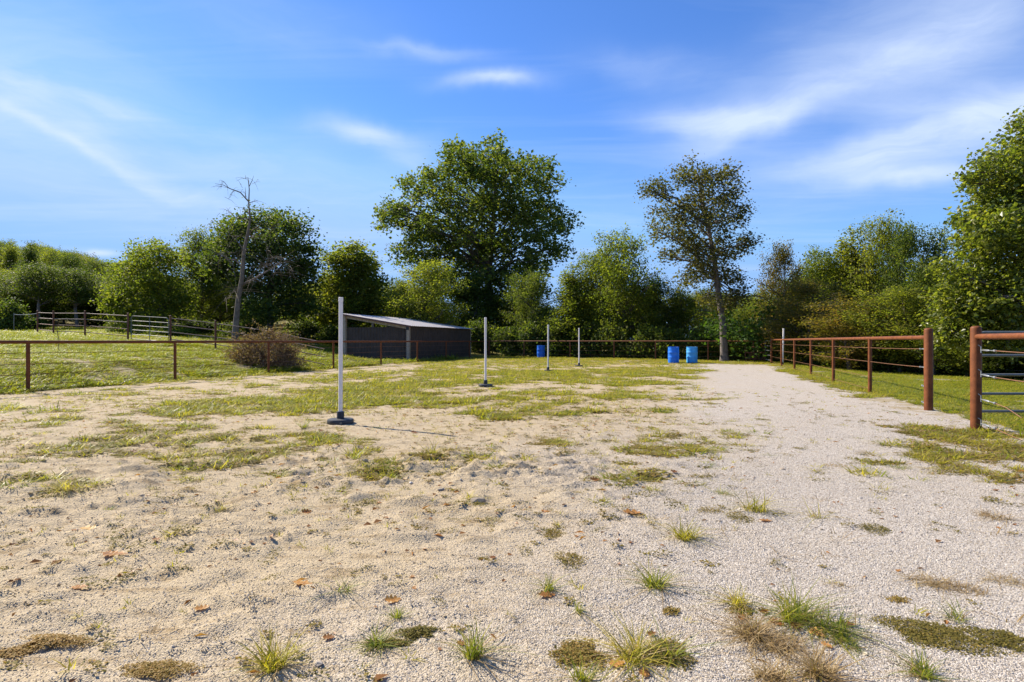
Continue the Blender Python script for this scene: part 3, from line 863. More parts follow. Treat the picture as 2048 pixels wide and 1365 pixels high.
# ------------------------------------------------------------------ barrels
def barrel(label, px, py, mat, group, rz):
    x, y = gnd(px, py)
    root = tag(empty('barrel', (x, y, H1(x, y) - .01), rz), label, 'barrel', group)
    prof = [(.255, 0), (.275, .012), (.285, .05)]
    for k, z in enumerate((.06, .19, .30, .31, .33, .345, .44, .455, .56, .575, .595, .61, .72, .80)):
        rr = {.30: .290, .31: .300, .33: .300, .345: .290, .56: .290, .575: .300, .595: .300, .61: .290, .44: .291, .455: .291}.get(z, .288 if .1 < z < .75 else .286)
        prof.append((rr, z))
    prof += [(.280, .83), (.272, .845)]
    b = MB(); b.lathe(prof, 36); b.build('body', mat, root)
    b = MB(); b.lathe([(.272, .845), (.292, .848), (.296, .862), (.292, .878), (.27, .882), (.262, .872), (.10, .868)], 36); b.build('rim', mat, root)
    for s in (-1, 1):
        b = MB(); b.lathe([(.045, .866), (.045, .884), (.03, .888)], 14, (s * .17, .04, 0)); b.build('bung', mat, root)
    return root
bg_ = 'blue plastic barrels in the arena'
barrel('deep blue plastic barrel, the left one of the pair near the far fence', 1347, 727, M['blue_deep'], bg_, .4)
barrel('paler faded blue plastic barrel, the right one of the pair near the far fence', 1384, 727, M['blue_pale'], bg_, 1.2)
barrel('lone dark blue barrel standing between the second and third white poles', 1082, 716, M['blue_dark'], bg_, 2.1)

# ------------------------------------------------------------------ trees
def leaves_for(rng, boughs, total, leaf, clump, flat=.75, droop=.25, shell=.5, tvar=.16):
    w = np.array([max(b[3], .05) * max(b[4], .05) + b[3] * b[5] for b in boughs]); w = w / w.sum()
    C = []; T = []
    for (cx, cy, cz, rx, ry, rz_), ww in zip(boughs, w):
        n = int(total * ww)
        if n < 4: continue
        ncl = max(3, int(n / 26))
        d = rng.normal(size=(ncl, 3)); d /= np.linalg.norm(d, axis=1)[:, None]
        r = shell + (1 - shell) * rng.random(ncl) ** .7
        r *= .75 + .4 * rng.random(ncl)
        cc = d * r[:, None] * np.array([rx, ry, rz_]) + np.array([cx, cy, cz])
        ct = rng.normal(.5, tvar, ncl)
        k = rng.integers(0, ncl, n)
        off = rng.normal(size=(n, 3)) * clump * np.array([1, 1, flat])
        C.append(cc[k] + off); T.append(ct[k] + rng.normal(0, .14, n))
    C = np.concatenate(C); T = np.clip(np.concatenate(T), 0, 1)
    n = len(C)
    th = rng.random(n) * 2 * pi
    d = np.stack([np.cos(th), np.sin(th), rng.normal(-droop, .45, n)], 1); d /= np.linalg.norm(d, axis=1)[:, None]
    r2 = rng.normal(size=(n, 3)) + np.array([0, 0, 1.1]); e = np.cross(d, r2); e /= np.linalg.norm(e, axis=1)[:, None] + 1e-9
    s = leaf * (.42 + 1.05 * rng.random(n) ** 1.3)[:, None]
    nn = np.cross(d, e)
    V = np.stack([C, C + d * s * .45 + e * s * .36 + nn * s * .10, C + d * s, C + d * s * .45 - e * s * .36 + nn * s * .10], 1).reshape(-1, 3)
    return V, np.arange(n * 4).reshape(n, 4), np.repeat(T, 4)
def crown_mesh(name, rng, boughs, total, leaf, clump, mat, **k):
    V, Fq, T = leaves_for(rng, boughs, total, leaf, clump, **k)
    me = np_mesh(name, V, Fq, attrs=[('tint', 'POINT', T)])
    me.materials.append(mat)
    return me
def limb(mb, rng, a, b, r0, r1, n=6, wig=.12, sides=6, rise=.15):
    a, b = Vector(a), Vector(b); L = (b - a).length
    pts = []; rs = []
    w1 = Vector(rng.normal(0, wig, 3)) * L * .5
    for i in range(n + 1):
        t = i / n
        p = a.lerp(b, t) + w1 * sin(pi * t) * .5 + Vector(rng.normal(0, wig * .12, 3)) * L * (0 if i in (0, n) else 1)
        p.z += rise * L * sin(pi * t) * (.5 if b.z > a.z else 0)
        pts.append(p); rs.append(r0 + (r1 - r0) * t)
    mb.tube(pts, rs, sides, caps=False)
    return pts
def trunk_mesh(name, rng, path, radii, boughs, mat, limb_r=.35, twigs=3, sides=9, low=.25, minr=0.0):
    mb = MB()
    path = [Vector(p) for p in path]
    flare = [path[0] - Vector((0, 0, .4)), path[0] + Vector((0, 0, .02))]
    pts = flare + [path[0].lerp(path[1], .18)] + path[1:]
    rs = [radii[0] * 1.5, radii[0] * 1.25, radii[0] * .98] + list(radii[1:])
    mb.tube(pts, rs, sides, caps=True)
    zt = path[-1].z; z0 = path[0].z
    for bi, (cx, cy, cz, rx, ry, rz_) in enumerate(boughs):
        if rx < minr: continue
        c = Vector((cx, cy, cz))
        dist = math.hypot(cx, cy)
        za = min(max(cz - .45 * dist - rz_ * .4, z0 + low * (zt - z0)), zt * .98)
        for i in range(len(path) - 1):
            if path[i].z <= za <= path[i + 1].z or i == len(path) - 2:
                t = min(max((za - path[i].z) / max(path[i + 1].z - path[i].z, 1e-6), 0), 1)
                a = path[i].lerp(path[i + 1], t); ra = radii[i] + (radii[i + 1] - radii[i]) * t
                if path[i].z <= za <= path[i + 1].z: break
        L = (c - a).length
        r0 = min(ra * .62, .02 + limb_r * L * .055)
        pt = limb(mb, rng, a, c, max(r0, .018), max(r0 * .3, .010), 5, .14, 5)
        for k in range(twigs):
            d = Vector(rng.normal(0, 1, 3)); d.normalize()
            e = c + Vector((d.x * rx, d.y * ry, d.z * rz_)) * .9
            limb(mb, rng, pt[3 if k % 2 else 4], e, max(r0 * .32, .009), .006, 3, .15, 3, .05)
    me = bpy.data.meshes.new(name); me.from_pydata(mb.v, [], mb.f); me.update()
    me.polygons.foreach_set('use_smooth', np.full(len(me.polygons), True))
    me.materials.append(mat)
    return me
def lumps_to_boughs(rng, lumps, ox, Y, z0, copies=2, depth=.9):
    """crown lumps given as they stand around the trunk; spread in depth as a round crown"""
    s = Y / F; out = []
    xs = [l[0] for l in lumps]; mx = (max(xs) - min(xs)) / 2 * s; cxm = (max(xs) + min(xs)) / 2
    extra = []
    for (px, py, r) in lumps:
        for q in range(2):
            a = rng.random() * 2 * pi; d = r * (.85 + .45 * rng.random())
            extra.append((px + d * cos(a), py + d * sin(a) * .85, r * (.20 + .18 * rng.random())))
    for (px, py, r) in list(lumps) + extra:
        X = (px - 1024) * s - ox; Z = CZ + (HY - py) * s - z0; R = r * s
        lat = abs(px - cxm) * s / max(mx, .1)
        dmax = depth * mx * sqrt(max(1 - lat * lat * .9, .06))
        for k in range(copies):
            yy = (rng.random() * .9 + .05) * dmax * (1 if k % 2 else -1)
            q = (Y + yy) / Y            # same apparent place and size at its own distance
            out.append((X + ox * 0 + ((px - 1024) * s * (q - 1)), yy, Z + (Z + z0 - CZ) * (q - 1), R * q, R * q * .95, R * q * .82))
    return out
def hero_tree(label, px, Y, lumps, total, leaf, clump, lmat, bmat, tr, path=None, seed=1, copies=2, twigs=3, limb_r=.35, kind='tree', name='tree', shell=.45, depth=.9, droop=.25, low=.25):
    rng = np.random.default_rng(seed)
    x, y, z = at(px, Y)
    root = tag(empty(name, (x, y, z)), label, kind)
    bo = lumps_to_boughs(rng, lumps, x, Y, z, copies, depth)
    top = max(b[2] for b in bo)
    if path is None: pth = [(0, 0, 0), (rng.normal(0, .1), 0, top * .3), (rng.normal(0, .25), 0, top * .6), (rng.normal(0, .4), 0, top * .88)]
    else: pth = [(((p[0] - 1024) * Y / F - x), rng.normal(0, .12) * (i > 0), CZ + (HY - p[1]) * Y / F - z) for i, p in enumerate(path)]; pth[0] = (0, 0, 0)
    rad = [tr * (1 - .88 * i / (len(pth) - 1)) for i in range(len(pth))]
    mesh_obj('trunk', trunk_mesh('trunk', rng, pth, rad, bo, bmat, limb_r, twigs, low=low, minr=min(l[2] for l in lumps) * Y / F * .95), None, root)
    mesh_obj('crown', crown_mesh('crown', rng, bo, total, leaf, clump, lmat, shell=shell, droop=droop), None, root)
    return root

oak = [(985, 312, 36), (925, 325, 42), (905, 310, 22), (1058, 338, 42), (880, 368, 42), (960, 380, 55), (1045, 400, 52), (1092, 372, 28), (828, 378, 32), (822, 430, 42), (782, 428, 26),
       (768, 445, 14), (900, 440, 56), (990, 455, 62), (1075, 455, 46), (1125, 452, 24), (1112, 498, 32), (850, 490, 46), (808, 508, 24), (930, 515, 56), (1020, 525, 56), (1078, 530, 34),
       (905, 575, 48), (980, 590, 55), (1050, 580, 42), (860, 545, 34), (1000, 650, 48), (945, 640, 36), (1095, 420, 26), (1012, 350, 34), (950, 340, 30)]
hero_tree('very tall broad dark green oak rising behind the shed at the middle of the view', 980, 60, oak, 60000, .33, .40, M['leaf_oak'], M['bark'], .48,
          path=[(980, 705), (979, 640), (978, 560), (984, 470), (990, 380), (988, 310)], seed=21, copies=2, twigs=3, shell=.5, low=.35, limb_r=.2)
tb = [(1368, 348, 28), (1405, 350, 24), (1445, 355, 30), (1322, 382, 26), (1292, 382, 16), (1400, 395, 38), (1462, 392, 28), (1350, 430, 40), (1420, 440, 44), (1482, 425, 24), (1318, 465, 22),
      (1380, 490, 40), (1440, 500, 44), (1490, 490, 22), (1400, 545, 30), (1452, 550, 36), (1408, 600, 22), (1340, 512, 20), (1480, 590, 18), (1370, 560, 16), (1465, 600, 24)]
hero_tree('tall slender tree with thin brownish foliage and bare pale trunk behind the two barrels', 1449, 34, tb, 24000, .15, .28, M['leaf_brown'], M['bark_pale'], .24,
          path=[(1449, 722), (1444, 650), (1437, 590), (1428, 520), (1415, 450), (1400, 380), (1392, 340)], seed=5, copies=2, twigs=5, limb_r=.26, shell=.25, low=.42)
tcm = [(2050, 275, 42), (2030, 330, 46), (1985, 318, 20), (1962, 345, 22), (1990, 372, 44), (1942, 368, 16), (2050, 400, 66), (1962, 425, 34), (1928, 442, 20), (2000, 455, 56), (1952, 495, 42), (2060, 500, 66),
       (1925, 555, 40), (2000, 560, 56), (1905, 610, 36), (1960, 625, 52), (2040, 615, 62), (1905, 668, 38), (1990, 680, 42), (2130, 300, 70), (2150, 400, 80), (2140, 520, 80), (2140, 620, 70), (2100, 240, 40)]
hero_tree('large bright green maple with fluttering leaves filling the right edge above the rusty gate posts', 2070, 21, tcm, 60000, .155, .22, M['leaf_maple'], M['bark_pale'], .26,
          path=[(2070, 770), (2072, 640), (2080, 500), (2085, 380), (2070, 280)], seed=9, copies=2, shell=.45, depth=.8, droop=.5)
t5 = [(445, 492, 26), (428, 532, 26), (470, 455, 20), (540, 440, 26), (590, 455, 26), (500, 452, 28), (460, 470, 26), (560, 488, 38), (612, 498, 24), (520, 508, 36), (480, 500, 22), (600, 545, 32), (560, 560, 34), (500, 565, 36), (450, 545, 28), (625, 530, 14), (575, 610, 36), (520, 620, 36), (620, 610, 24)]
hero_tree('dark leafy tree with gaps in its crown standing behind the bare dead tree', 542, 43, t5, 34000, .21, .36, M['leaf_oak'], M['bark'], .26,
          path=[(542, 668), (541, 600), (538, 540), (535, 470)], seed=12, copies=2, twigs=4, low=.3)
t7 = [(700, 512, 24), (672, 522, 22), (730, 528, 27), (700, 555, 36), (662, 570, 28), (742, 575, 26), (700, 610, 42), (652, 625, 36), (750, 625, 26), (700, 660, 42), (756, 600, 16)]
hero_tree('rounded dark green tree with an open top between the dead tree and the oak', 702, 47, t7, 24000, .24, .38, M['leaf_mid'], M['bark'], .24, seed=14, copies=2, low=.35)
t3 = [(285, 520, 30), (320, 512, 30), (345, 525, 22), (255, 545, 32), (300, 560, 40), (345, 575, 34), (235, 585, 28), (270, 600, 40), (320, 620, 38), (225, 610, 22), (365, 610, 26), (290, 640, 28), (245, 638, 24), (310, 498, 12)]
hero_tree('feathery yellow green tree with a dark crooked trunk behind the grey pasture gate', 330, 40, t3, 24000, .17, .32, M['leaf_lime'], M['bark'], .16,
          path=[(336, 650), (328, 610), (322, 580), (318, 540), (322, 505)], seed=15, copies=2, twigs=5, droop=.55, low=.3)

# dead tree
rng = np.random.default_rng(31)
DY = 35.0
dx0, dy0, dz0 = at(467, DY)
root = tag(empty('dead_tree', (dx0, dy0, dz0)), 'bare grey dead tree with forked top branches towering over the brush pile', 'tree')
def dpt(q, dep=0.0): return Vector(((350 + q[0] / 3.69 - 1024) * DY / F - dx0, dep, CZ + (HY - (330 + q[1] / 3.69)) * DY / F - dz0))
tk = [(440, 1290), (454, 1130), (466, 1000), (494, 840), (508, 650), (542, 480), (554, 400), (544, 290), (548, 180), (538, 95)]
pts = [dpt(q) for q in tk]; pts[0].z = min(pts[0].z, -.2)
mb = MB(); mb.tube(pts, [.22, .165, .145, .125, .098, .074, .056, .040, .028, .012], 10)
mb.build('trunk', M['dead_wood'], root)
br = [([(544, 275), (490, 210), (430, 190), (382, 165), (330, 160)], .045), ([(400, 178), (360, 130), (335, 112)], .018), ([(430, 192), (395, 235), (365, 240)], .016),
      ([(548, 160), (588, 130), (618, 105)], .026), ([(520, 240), (505, 190), (488, 150)], .026), ([(544, 285), (580, 268), (606, 258)], .025), ([(545, 140), (530, 110), (515, 92)], .018),
      ([(556, 400), (500, 395), (440, 390), (395, 345), (325, 360)], .034), ([(420, 372), (375, 330), (330, 320)], .016), ([(556, 380), (520, 330), (475, 325)], .02),
      ([(495, 890), (560, 830), (650, 750), (700, 690)], .085), ([(640, 758), (700, 730), (790, 740)], .03), ([(690, 700), (685, 640), (700, 590)], .025),
      ([(500, 760), (430, 700), (360, 690), (300, 640)], .05), ([(512, 640), (450, 560), (400, 520)], .04), ([(530, 560), (600, 500), (690, 480), (740, 470)], .035),
      ([(478, 940), (420, 930), (370, 990)], .03), ([(690, 700), (760, 680), (830, 720), (850, 790)], .03), ([(660, 745), (720, 790), (740, 850)], .02)]
for pl_, r0 in br:
    mb = MB(); dep = 0; P_ = []
    dd_ = rng.normal(0, .35)
    for i, q in enumerate(pl_): P_.append(dpt(q, dd_ * i))
    mb.tube(P_, [r0 * (1 - .8 * i / (len(P_) - 1)) for i in range(len(P_))], 6)
    mb.build('branch', M['dead_wood'], root)
mb = MB()
for pl_, r0 in br:
    for k in range(26 if r0 > .028 and pl_[0][1] > 450 else 5):
        i = rng.integers(1, len(pl_)); t = rng.random()
        q = (pl_[i - 1][0] * (1 - t) + pl_[i][0] * t, pl_[i - 1][1] * (1 - t) + pl_[i][1] * t)
        a = dpt(q); sc_ = 1.5 if pl_[0][1] > 450 else .7
        v = Vector((rng.normal(0, .5), rng.normal(0, .5), rng.normal(-.1, .45))) * sc_
        mb.tube([a, a + v * .5 + Vector((0, 0, .08)), a + v], [.011, .008, .003], 3, caps=False)
mb.build('twigs', M['dead_wood'], root)['kind'] = 'stuff'

# shared kinds of woodland tree, 10 m tall at scale 1
def variant(seed, width, nb, total, leaf, mat, base=.22, prof='round', tr=.17, shell=.45, bark='bark', clump=.36):
    rng = np.random.default_rng(seed); bo = []
    for i in range(nb):
        t = base + (.97 - base) * ((i + .5) / nb) ** .9
        u = (t - base) / (1 - base)
        if prof == 'round': env = sqrt(max(1 - (2 * u - .85) ** 2 * .82, .05))
        elif prof == 'cone': env = max(1.02 - u, .1)
        else: env = .55 + .55 * sin(pi * (u * .8 + .1))
        a = i * 2.4 + rng.normal(0, .5)
        R = width / 2 * env
        rr = (.24 + .16 * rng.random()) * width * (.55 + .45 * env) * .56
        r = max(R - rr * .7, 0) * (.35 + .65 * rng.random())
        bo.append((r * cos(a), r * sin(a), t * 10 - rr * .3, rr, rr, rr * .8))
        for q in range(2):      # ragged sprays reaching out of the crown
            if rng.random() < .62:
                a2 = a + rng.normal(0, .7); r2 = R * (.85 + .38 * rng.random()); r3 = width * (.045 + .05 * rng.random())
                bo.append((r2 * cos(a2), r2 * sin(a2), t * 10 + rng.normal(.1, .4), r3, r3, r3 * .8))
    path = [(0, 0, 0), (rng.normal(0, .15), rng.normal(0, .15), 3.2), (rng.normal(0, .3), rng.normal(0, .3), 6.2), (rng.normal(0, .4), rng.normal(0, .4), 8.8)]
    return (trunk_mesh('tree_trunk_kind', rng, path, [tr, tr * .8, tr * .5, tr * .1], bo, M[bark], .3, 2, 8, .2),
            crown_mesh('tree_crown_kind', rng, bo, total, leaf, clump, mat, shell=shell))
VAR = [variant(101, 7.0, 26, 27000, .175, M['leaf_mid']), variant(102, 6.0, 24, 25000, .17, M['leaf_oak'], .16, 'tall'), variant(103, 8.0, 28, 28000, .175, M['leaf_mid'], .12),
       variant(104, 5.6, 22, 23000, .165, M['leaf_mid'], .10, 'cone'), variant(105, 7.2, 26, 21000, .165, M['leaf_russet'], .14, 'round', shell=.35), variant(106, 6.6, 16, 14000, .18, M['leaf_oak'], .48, 'round', .2, .4, 'bark_pale', .42)]
def bush_kind(seed, total, mat, leaf=.2):
    rng = np.random.default_rng(seed); bo = []
    for i in range(13):
        a = rng.random() * 2 * pi; r = 1.25 * sqrt(rng.random()); z = .35 + 1.6 * rng.random() * (1 - r / 2.2)
        rr = .45 + .3 * rng.random(); bo.append((r * cos(a), r * sin(a), z, rr, rr, rr * .85))
    mb = MB()
    for b_ in bo:
        limb(mb, rng, (rng.normal(0, .12), rng.normal(0, .12), -.1), b_[:3], .035, .012, 4, .1, 5, 0)
        for k in range(3):
            limb(mb, rng, b_[:3], (b_[0] + rng.normal(0, .4), b_[1] + rng.normal(0, .4), b_[2] + .3), .012, .005, 3, .1, 3, 0)
    me = bpy.data.meshes.new('bush_stem_kind'); me.from_pydata(mb.v, [], mb.f); me.update(); me.materials.append(M['bark'])
    return me, crown_mesh('bush_crown_kind', rng, bo, total, leaf, .24, mat, shell=.4)
BUSH = [bush_kind(201, 5200, M['leaf_lime'], .17), bush_kind(202, 5200, M['leaf_oak'], .18), bush_kind(203, 4200, M['leaf_russet'], .15), bush_kind(204, 6500, M['leaf_cedar'], .10)]
def place(kind, px, Y, top=None, wid=None, label=None, name='tree', cat='tree', group=None, mat=None, rz=None, hgt=None, bare=None):
    x, y, z = at(px, Y)
    if hgt is None: hgt = CZ + (HY - top) * Y / F - z
    zz_ = np.zeros(len(kind[1].vertices) * 3, np.float32); kind[1].vertices.foreach_get('co', zz_)
    nat_h = float(np.percentile(zz_[2::3], 99.6))
    s = hgt / nat_h
    root = tag(empty(name, (x, y, z - .02), RNG.random() * 6.28 if rz is None else rz), label, cat, group)
    nat_w = max(v for v in (kind[1].get('w', 0), 0)) if False else None
    sx = s
    if wid is not None:
        co = np.zeros(len(kind[1].vertices) * 3, np.float32); kind[1].vertices.foreach_get('co', co); co = co.reshape(-1, 3)
        w0 = np.percentile(np.hypot(co[:, 0], co[:, 1]), 96) * 2
        sx = wid * Y / F / w0
    root.scale = (sx, sx, s)
    tn, cn = ('trunk', 'crown') if cat == 'tree' else ('stems', 'foliage')
    mesh_obj(tn, kind[0], None, root)
    c = mesh_obj(cn, kind[1], None, root)
    if mat is not None:
        c.material_slots[0].link = 'OBJECT'; c.material_slots[0].material = mat
    return root
V0, V1, V2, V3, V4, V5 = VAR
wood = 'trees of the wood round the arena'
front = [
    (V5, 38, 60, 548, 120, 'dark tree with a leaning pale trunk at the far left edge of the wood', None),
    (V5, 78, 56, 528, 130, 'thick trunked pale barked tree standing behind the second pasture post on the left', None),
    (V5, 155, 58, 538, 130, 'straight pale trunked tree in deep shade left of the feathery yellow green tree', None),
    (V1, 212, 64, 562, 100, 'dark narrow tree in the shade just left of the feathery yellow green tree', None),
    (V0, 402, 48, 462, 118, 'bushy green tree between the feathery yellow green tree and the dead tree', None),
    (V2, 440, 52, 540, 150, 'low spreading green tree filling the gap left of the dead tree trunk', 'leaf_lime'),
    (V2, 625, 53, 565, 130, 'low rounded tree in the dip between the dead tree and the shed', None),
    (V2, 848, 45, 525, 175, 'yellowish green broad tree directly above the shed roof', 'leaf_lime'),
    (V0, 800, 52, 560, 110, 'low green tree above the left end of the shed roof', None),
    (V1, 1062, 46, 545, 110, 'dark tree tucked under the right side of the oak', None),
    (V3, 1142, 42.5, 532, 120, 'pointed olive tree behind the fourth white pole', 'leaf_lime'),
    (V0, 1196, 44, 505, 120, 'mid green tree just left of the double topped tree behind the arena', 'leaf_lime'),
    (V2, 1248, 40.5, 468, 165, 'bushy tree with a raised double top left of the slender brownish tree', 'leaf_lime'),
    (V1, 1305, 41, 560, 110, 'dark low tree between the double topped tree and the slender brownish tree', None),
    (V5, 1362, 41, 575, 110, 'thin see through tree behind the left barrel', 'leaf_mid'),
    (V2, 1428, 42, 640, 120, 'low dark tree behind the foot of the slender brownish tree', None),
    (V0, 1500, 42, 610, 110, 'small tree filling the gap right of the slender brownish tree', None),
    (V4, 1562, 35, 488, 100, 'thin rust brown tree poking above the wood right of the slender tree', None),
    (V4, 1610, 31, 560, 170, 'broad olive and rust coloured tree behind the leaning white pole', None),
    (V0, 1642, 37, 500, 130, 'light green tree behind the rust coloured trees on the right', 'leaf_lime'),
    (V3, 1700, 36, 462, 140, 'tall green tree with a notched top left of the highest right hand crowns', None),
    (V0, 1772, 34, 436, 140, 'tall round topped tree, the highest in the wood left of the big maple', None),
    (V1, 1838, 31, 452, 130, 'dark tall tree close to the left flank of the big maple', None),
    (V4, 1700, 27, 600, 190, 'low russet tinged tree over the middle of the right hand fence', None),
    (V2, 1800, 25.5, 575, 200, 'low dense green tree behind the thick capped end post', None),
    (V1, 1895, 25, 520, 150, 'dark green tree between the two thick rusty posts', None),
    (V2, 1935, 23, 640, 170, 'short leafy tree behind the grey open gate', 'leaf_maple'),
]
for (k, px, Y, top, wid, lab, mt) in front:
    if 1040 < px < 1520: Y = max(Y, on_far(px).y + 3.6)
    r_ = place(k, px, Y, top, wid, lab, group=None, mat=M[mt] if mt else None)
# trees outside the frame that shade or close the place, and the deep wood behind
bgw = 'trees deep in the wood behind the front row'
rngw = np.random.default_rng(77)
deep = [(px + rngw.normal(0, 12), 58 + rngw.random() * 14, 585 + rngw.normal(0, 12)) for px in range(360, 1560, 58)] + \
       [(px + rngw.normal(0, 10), 40 + rngw.random() * 8, 545 + rngw.normal(0, 14)) for px in range(1560, 2120, 60)]
for i, (px, Y, top) in enumerate(deep):
    if 745 < px < 800 or 1080 < px < 1130: top += 30
    place(VAR[[0, 2, 1, 2][i % 4]], px, Y, top, 150 * 58 / Y, 'leafy green tree half hidden deep in the wood behind the front row of trees', group=bgw)
hillw = 'trees covering the hill on the far left'
nh = 0
for i in range(150):
    Y = 68 + rngw.random() ** .8 * 74
    px = -190 + rngw.random() * 660
    x, y, z = at(px, Y)
    ridge_y = np.interp(px, [-200, 0, 60, 120, 180, 240, 320, 480], [440, 478, 482, 496, 510, 524, 545, 590]) + 2 + abs(rngw.normal(0, 8))
    h_ = min(CZ + (HY - ridge_y) * Y / F - z, 8.0 + 5.5 * rngw.random())
    if h_ < 5 or nh >= 100: continue
    nh += 1
    place(VAR[[0, 2, 5, 3, 1, 5, 0][i % 7]], px, Y, hgt=h_, wid=(4.2 + 2.4 * rngw.random()) * F / Y, label='green tree covering the hillside in the distance at far left', group=hillw,
          mat=[M['leaf_oak'], None, M['leaf_lime'], M['leaf_oak'], M['leaf_brown']][int(rngw.random() * 4.25)])
# bushes along the foot of the wood
bushes = [(1, 965, 47.5, 640, 'dark bush at the foot of the oak beside the shed'), (1, 1020, 46.5, 652, 'dark bush between the second white pole and the lone barrel'),
          (1, 1075, 43.3, 640, 'green bush directly behind the lone dark blue barrel'), (1, 1125, 41.2, 640, 'green bush between the third and fourth white poles'),
          (1, 1180, 40, 645, 'shady bush right of the fourth white pole'), (1, 1235, 38.6, 640, 'leafy bush behind the middle of the far fence'),
          (1, 1290, 37.4, 650, 'dark bush left of the pair of barrels'), (1, 1335, 36.6, 655, 'dark bush behind the left barrel of the pair'),
          (1, 1395, 36, 660, 'dark bush behind the right barrel of the pair'), (0, 1470, 37, 655, 'bush with bright leaves right of the leaning pale trunk'),
          (3, 1512, 35.5, 600, 'tall bright green cedar bush behind the rusty braced panel'), (2, 1560, 33.5, 620, 'rusty green bush behind the silver corner gate'),
          (0, 1640, 30.5, 640, 'bush behind the middle posts of the right fence'), (0, 1712, 28.2, 660, 'bush at the foot of the wood behind the right fence rail'),
          (1, 1770, 26.8, 680, 'dark low bush behind the thick capped end post'), (1, 1850, 25.2, 680, 'dark bush in the shade left of the end post gap'),
          (1, 1915, 24.2, 670, 'dark bush between the thick rusty posts'), (0, 1990, 23, 660, 'dark green bush behind the open grey gate'),
          (1, 2060, 22.6, 670, 'dark bush at the right edge behind the gate'),
          (1, 600, 45, 640, 'dark bush right of the brush pile at the foot of the trees'), (1, 655, 44.5, 650, 'dark bush behind the nearest white pole'),
          (0, 745, 50, 640, 'bush behind the open side of the shed'), (1, 5, 46, 598, 'dark green bush at the left edge of the pasture'),
          (1, 45, 52, 632, 'small dark bush by the lone grey post'), (0, 340, 36, 652, 'small green sapling bush behind the right end of the grey pasture gate'),
          (1, 400, 42, 640, 'dark bush below the trees left of the dead tree'), (1, 480, 41, 640, 'dark bush behind the dead tree trunk'),
          (1, 250, 47, 636, 'shady bush under the feathery yellow green tree'), (1, 300, 45, 642, 'dark bush behind the grey pasture gate')]
for (k, px, Y, top, lab) in bushes:
    if 1000 < px < 1540: Y = on_far(px).y + 2.3
    place(BUSH[k], px, Y, top, max(75, 90 * 36 / Y) if k != 3 else None, lab, name='bush', cat='bush')

for i, px in enumerate(range(-280, 330, 22)):  # dense low row added to shade the ground here, partly out of view
    Y = 62 + rngw.random() * 7
    place([V2, V0, V3][i % 3], px + rngw.normal(0, 8), Y, hgt=4.2 + 2.2 * rngw.random(), wid=(5.0 + 1.5 * rngw.random()) * F / Y, label='green tree covering the hillside in the distance at far left', group=hillw)
# ------------------------------------------------------------------ brush pile
rng = np.random.default_rng(41)
bx, by, bz = at(528, 23.0)
root = tag(empty('brush_pile', (bx, by, bz - .03)), 'heap of dead red brown cedar brush behind the left fence', 'brush pile')
mb = MB(); NV = []; NT_ = []
for k in range(700):
    a = rng.random() * 2 * pi; r = (1.22 if k < 620 else 1.65) * sqrt(rng.random())
    zc_ = 1.5 * (1 - (r / 1.3) ** 2) ** .5 if r < 1.3 else 0
    base = Vector((r * cos(a), r * sin(a) * .8, rng.random() ** 1.2 * max(zc_, .12)))
    d = Vector((cos(a) * .6 + rng.normal(0, .6), sin(a) * .5 + rng.normal(0, .6), rng.normal(.25, .45))); d.normalize()
    L = (.35 + .7 * rng.random()) * (1.45 if k % 9 == 0 else 1)
    p1 = base + d * L * .5 + Vector((0, 0, .04)); p2 = base + d * L + Vector((0, 0, -.05))
    if p2.z < .02: p2.z = .02
    mb.tube([base, p1, p2], [.011, .007, .003], 3, caps=False)
    n = 20
    for q in range(n):
        t = rng.random(); p = base.lerp(p2, t) if t > .5 else base.lerp(p1, t * 2)
        NV.append((p + Vector(rng.normal(0, .055, 3))))
mb.tube([(.3, 0, .7), (.75, -.1, 1.5), (1.0, -.1, 2.0)], [.02, .012, .004], 4, caps=False)
for q in range(160):
    t = rng.random(); NV.append(Vector((.4, 0, .9)).lerp(Vector((1.0, -.1, 2.0)), t) + Vector(rng.normal(0, .10, 3)) * (1.2 - t))
root.scale = (.90, .9, .90)
tw = mb.build('twigs', M['twig'], root); tw['kind'] = 'stuff'
C = np.array([tuple(v) for v in NV]); C[:, 2] = np.maximum(C[:, 2], .01); n = len(C)
d = rng.normal(size=(n, 3)); d /= np.linalg.norm(d, axis=1)[:, None]; e = np.cross(d, rng.normal(size=(n, 3))); e /= np.linalg.norm(e, axis=1)[:, None]
s = (.05 + .07 * rng.random(n))[:, None]
V = np.stack([C, C + d * s * .5 + e * s * .22, C + d * s, C + d * s * .5 - e * s * .22], 1).reshape(-1, 3)
me = np_mesh('dead_needles', V, np.arange(n * 4).reshape(n, 4), attrs=[('tint', 'POINT', np.repeat(np.clip(rng.normal(.45, .25, n), 0, 1), 4))])
o = mesh_obj('dead_needles', me, M['brush'], root); o['kind'] = 'stuff'
for (px, py, nm, h_) in ((118, 742, 'tall dry rust coloured weed stalk standing behind the left fence', 1.0),):
    x, y = gnd(118, 735)
    r_ = tag(empty('weed_stalk', (x, y, H1(x, y))), nm, 'weed'); b = MB()
    top = Vector((-.12, 0, 1.05)); b.tube([(0, 0, -.02), (-.03, 0, .5), top], [.009, .007, .004], 5)
    for q in range(9):
        z = .35 + .08 * q; b.tube([(-.03 - .09 * (z - .5) * 2 * .5, 0, z), (-.03 + rng.normal(0, .08), rng.normal(0, .08), z + .1)], [.004, .006], 4)
    b.build('stem', M['twig'], r_)
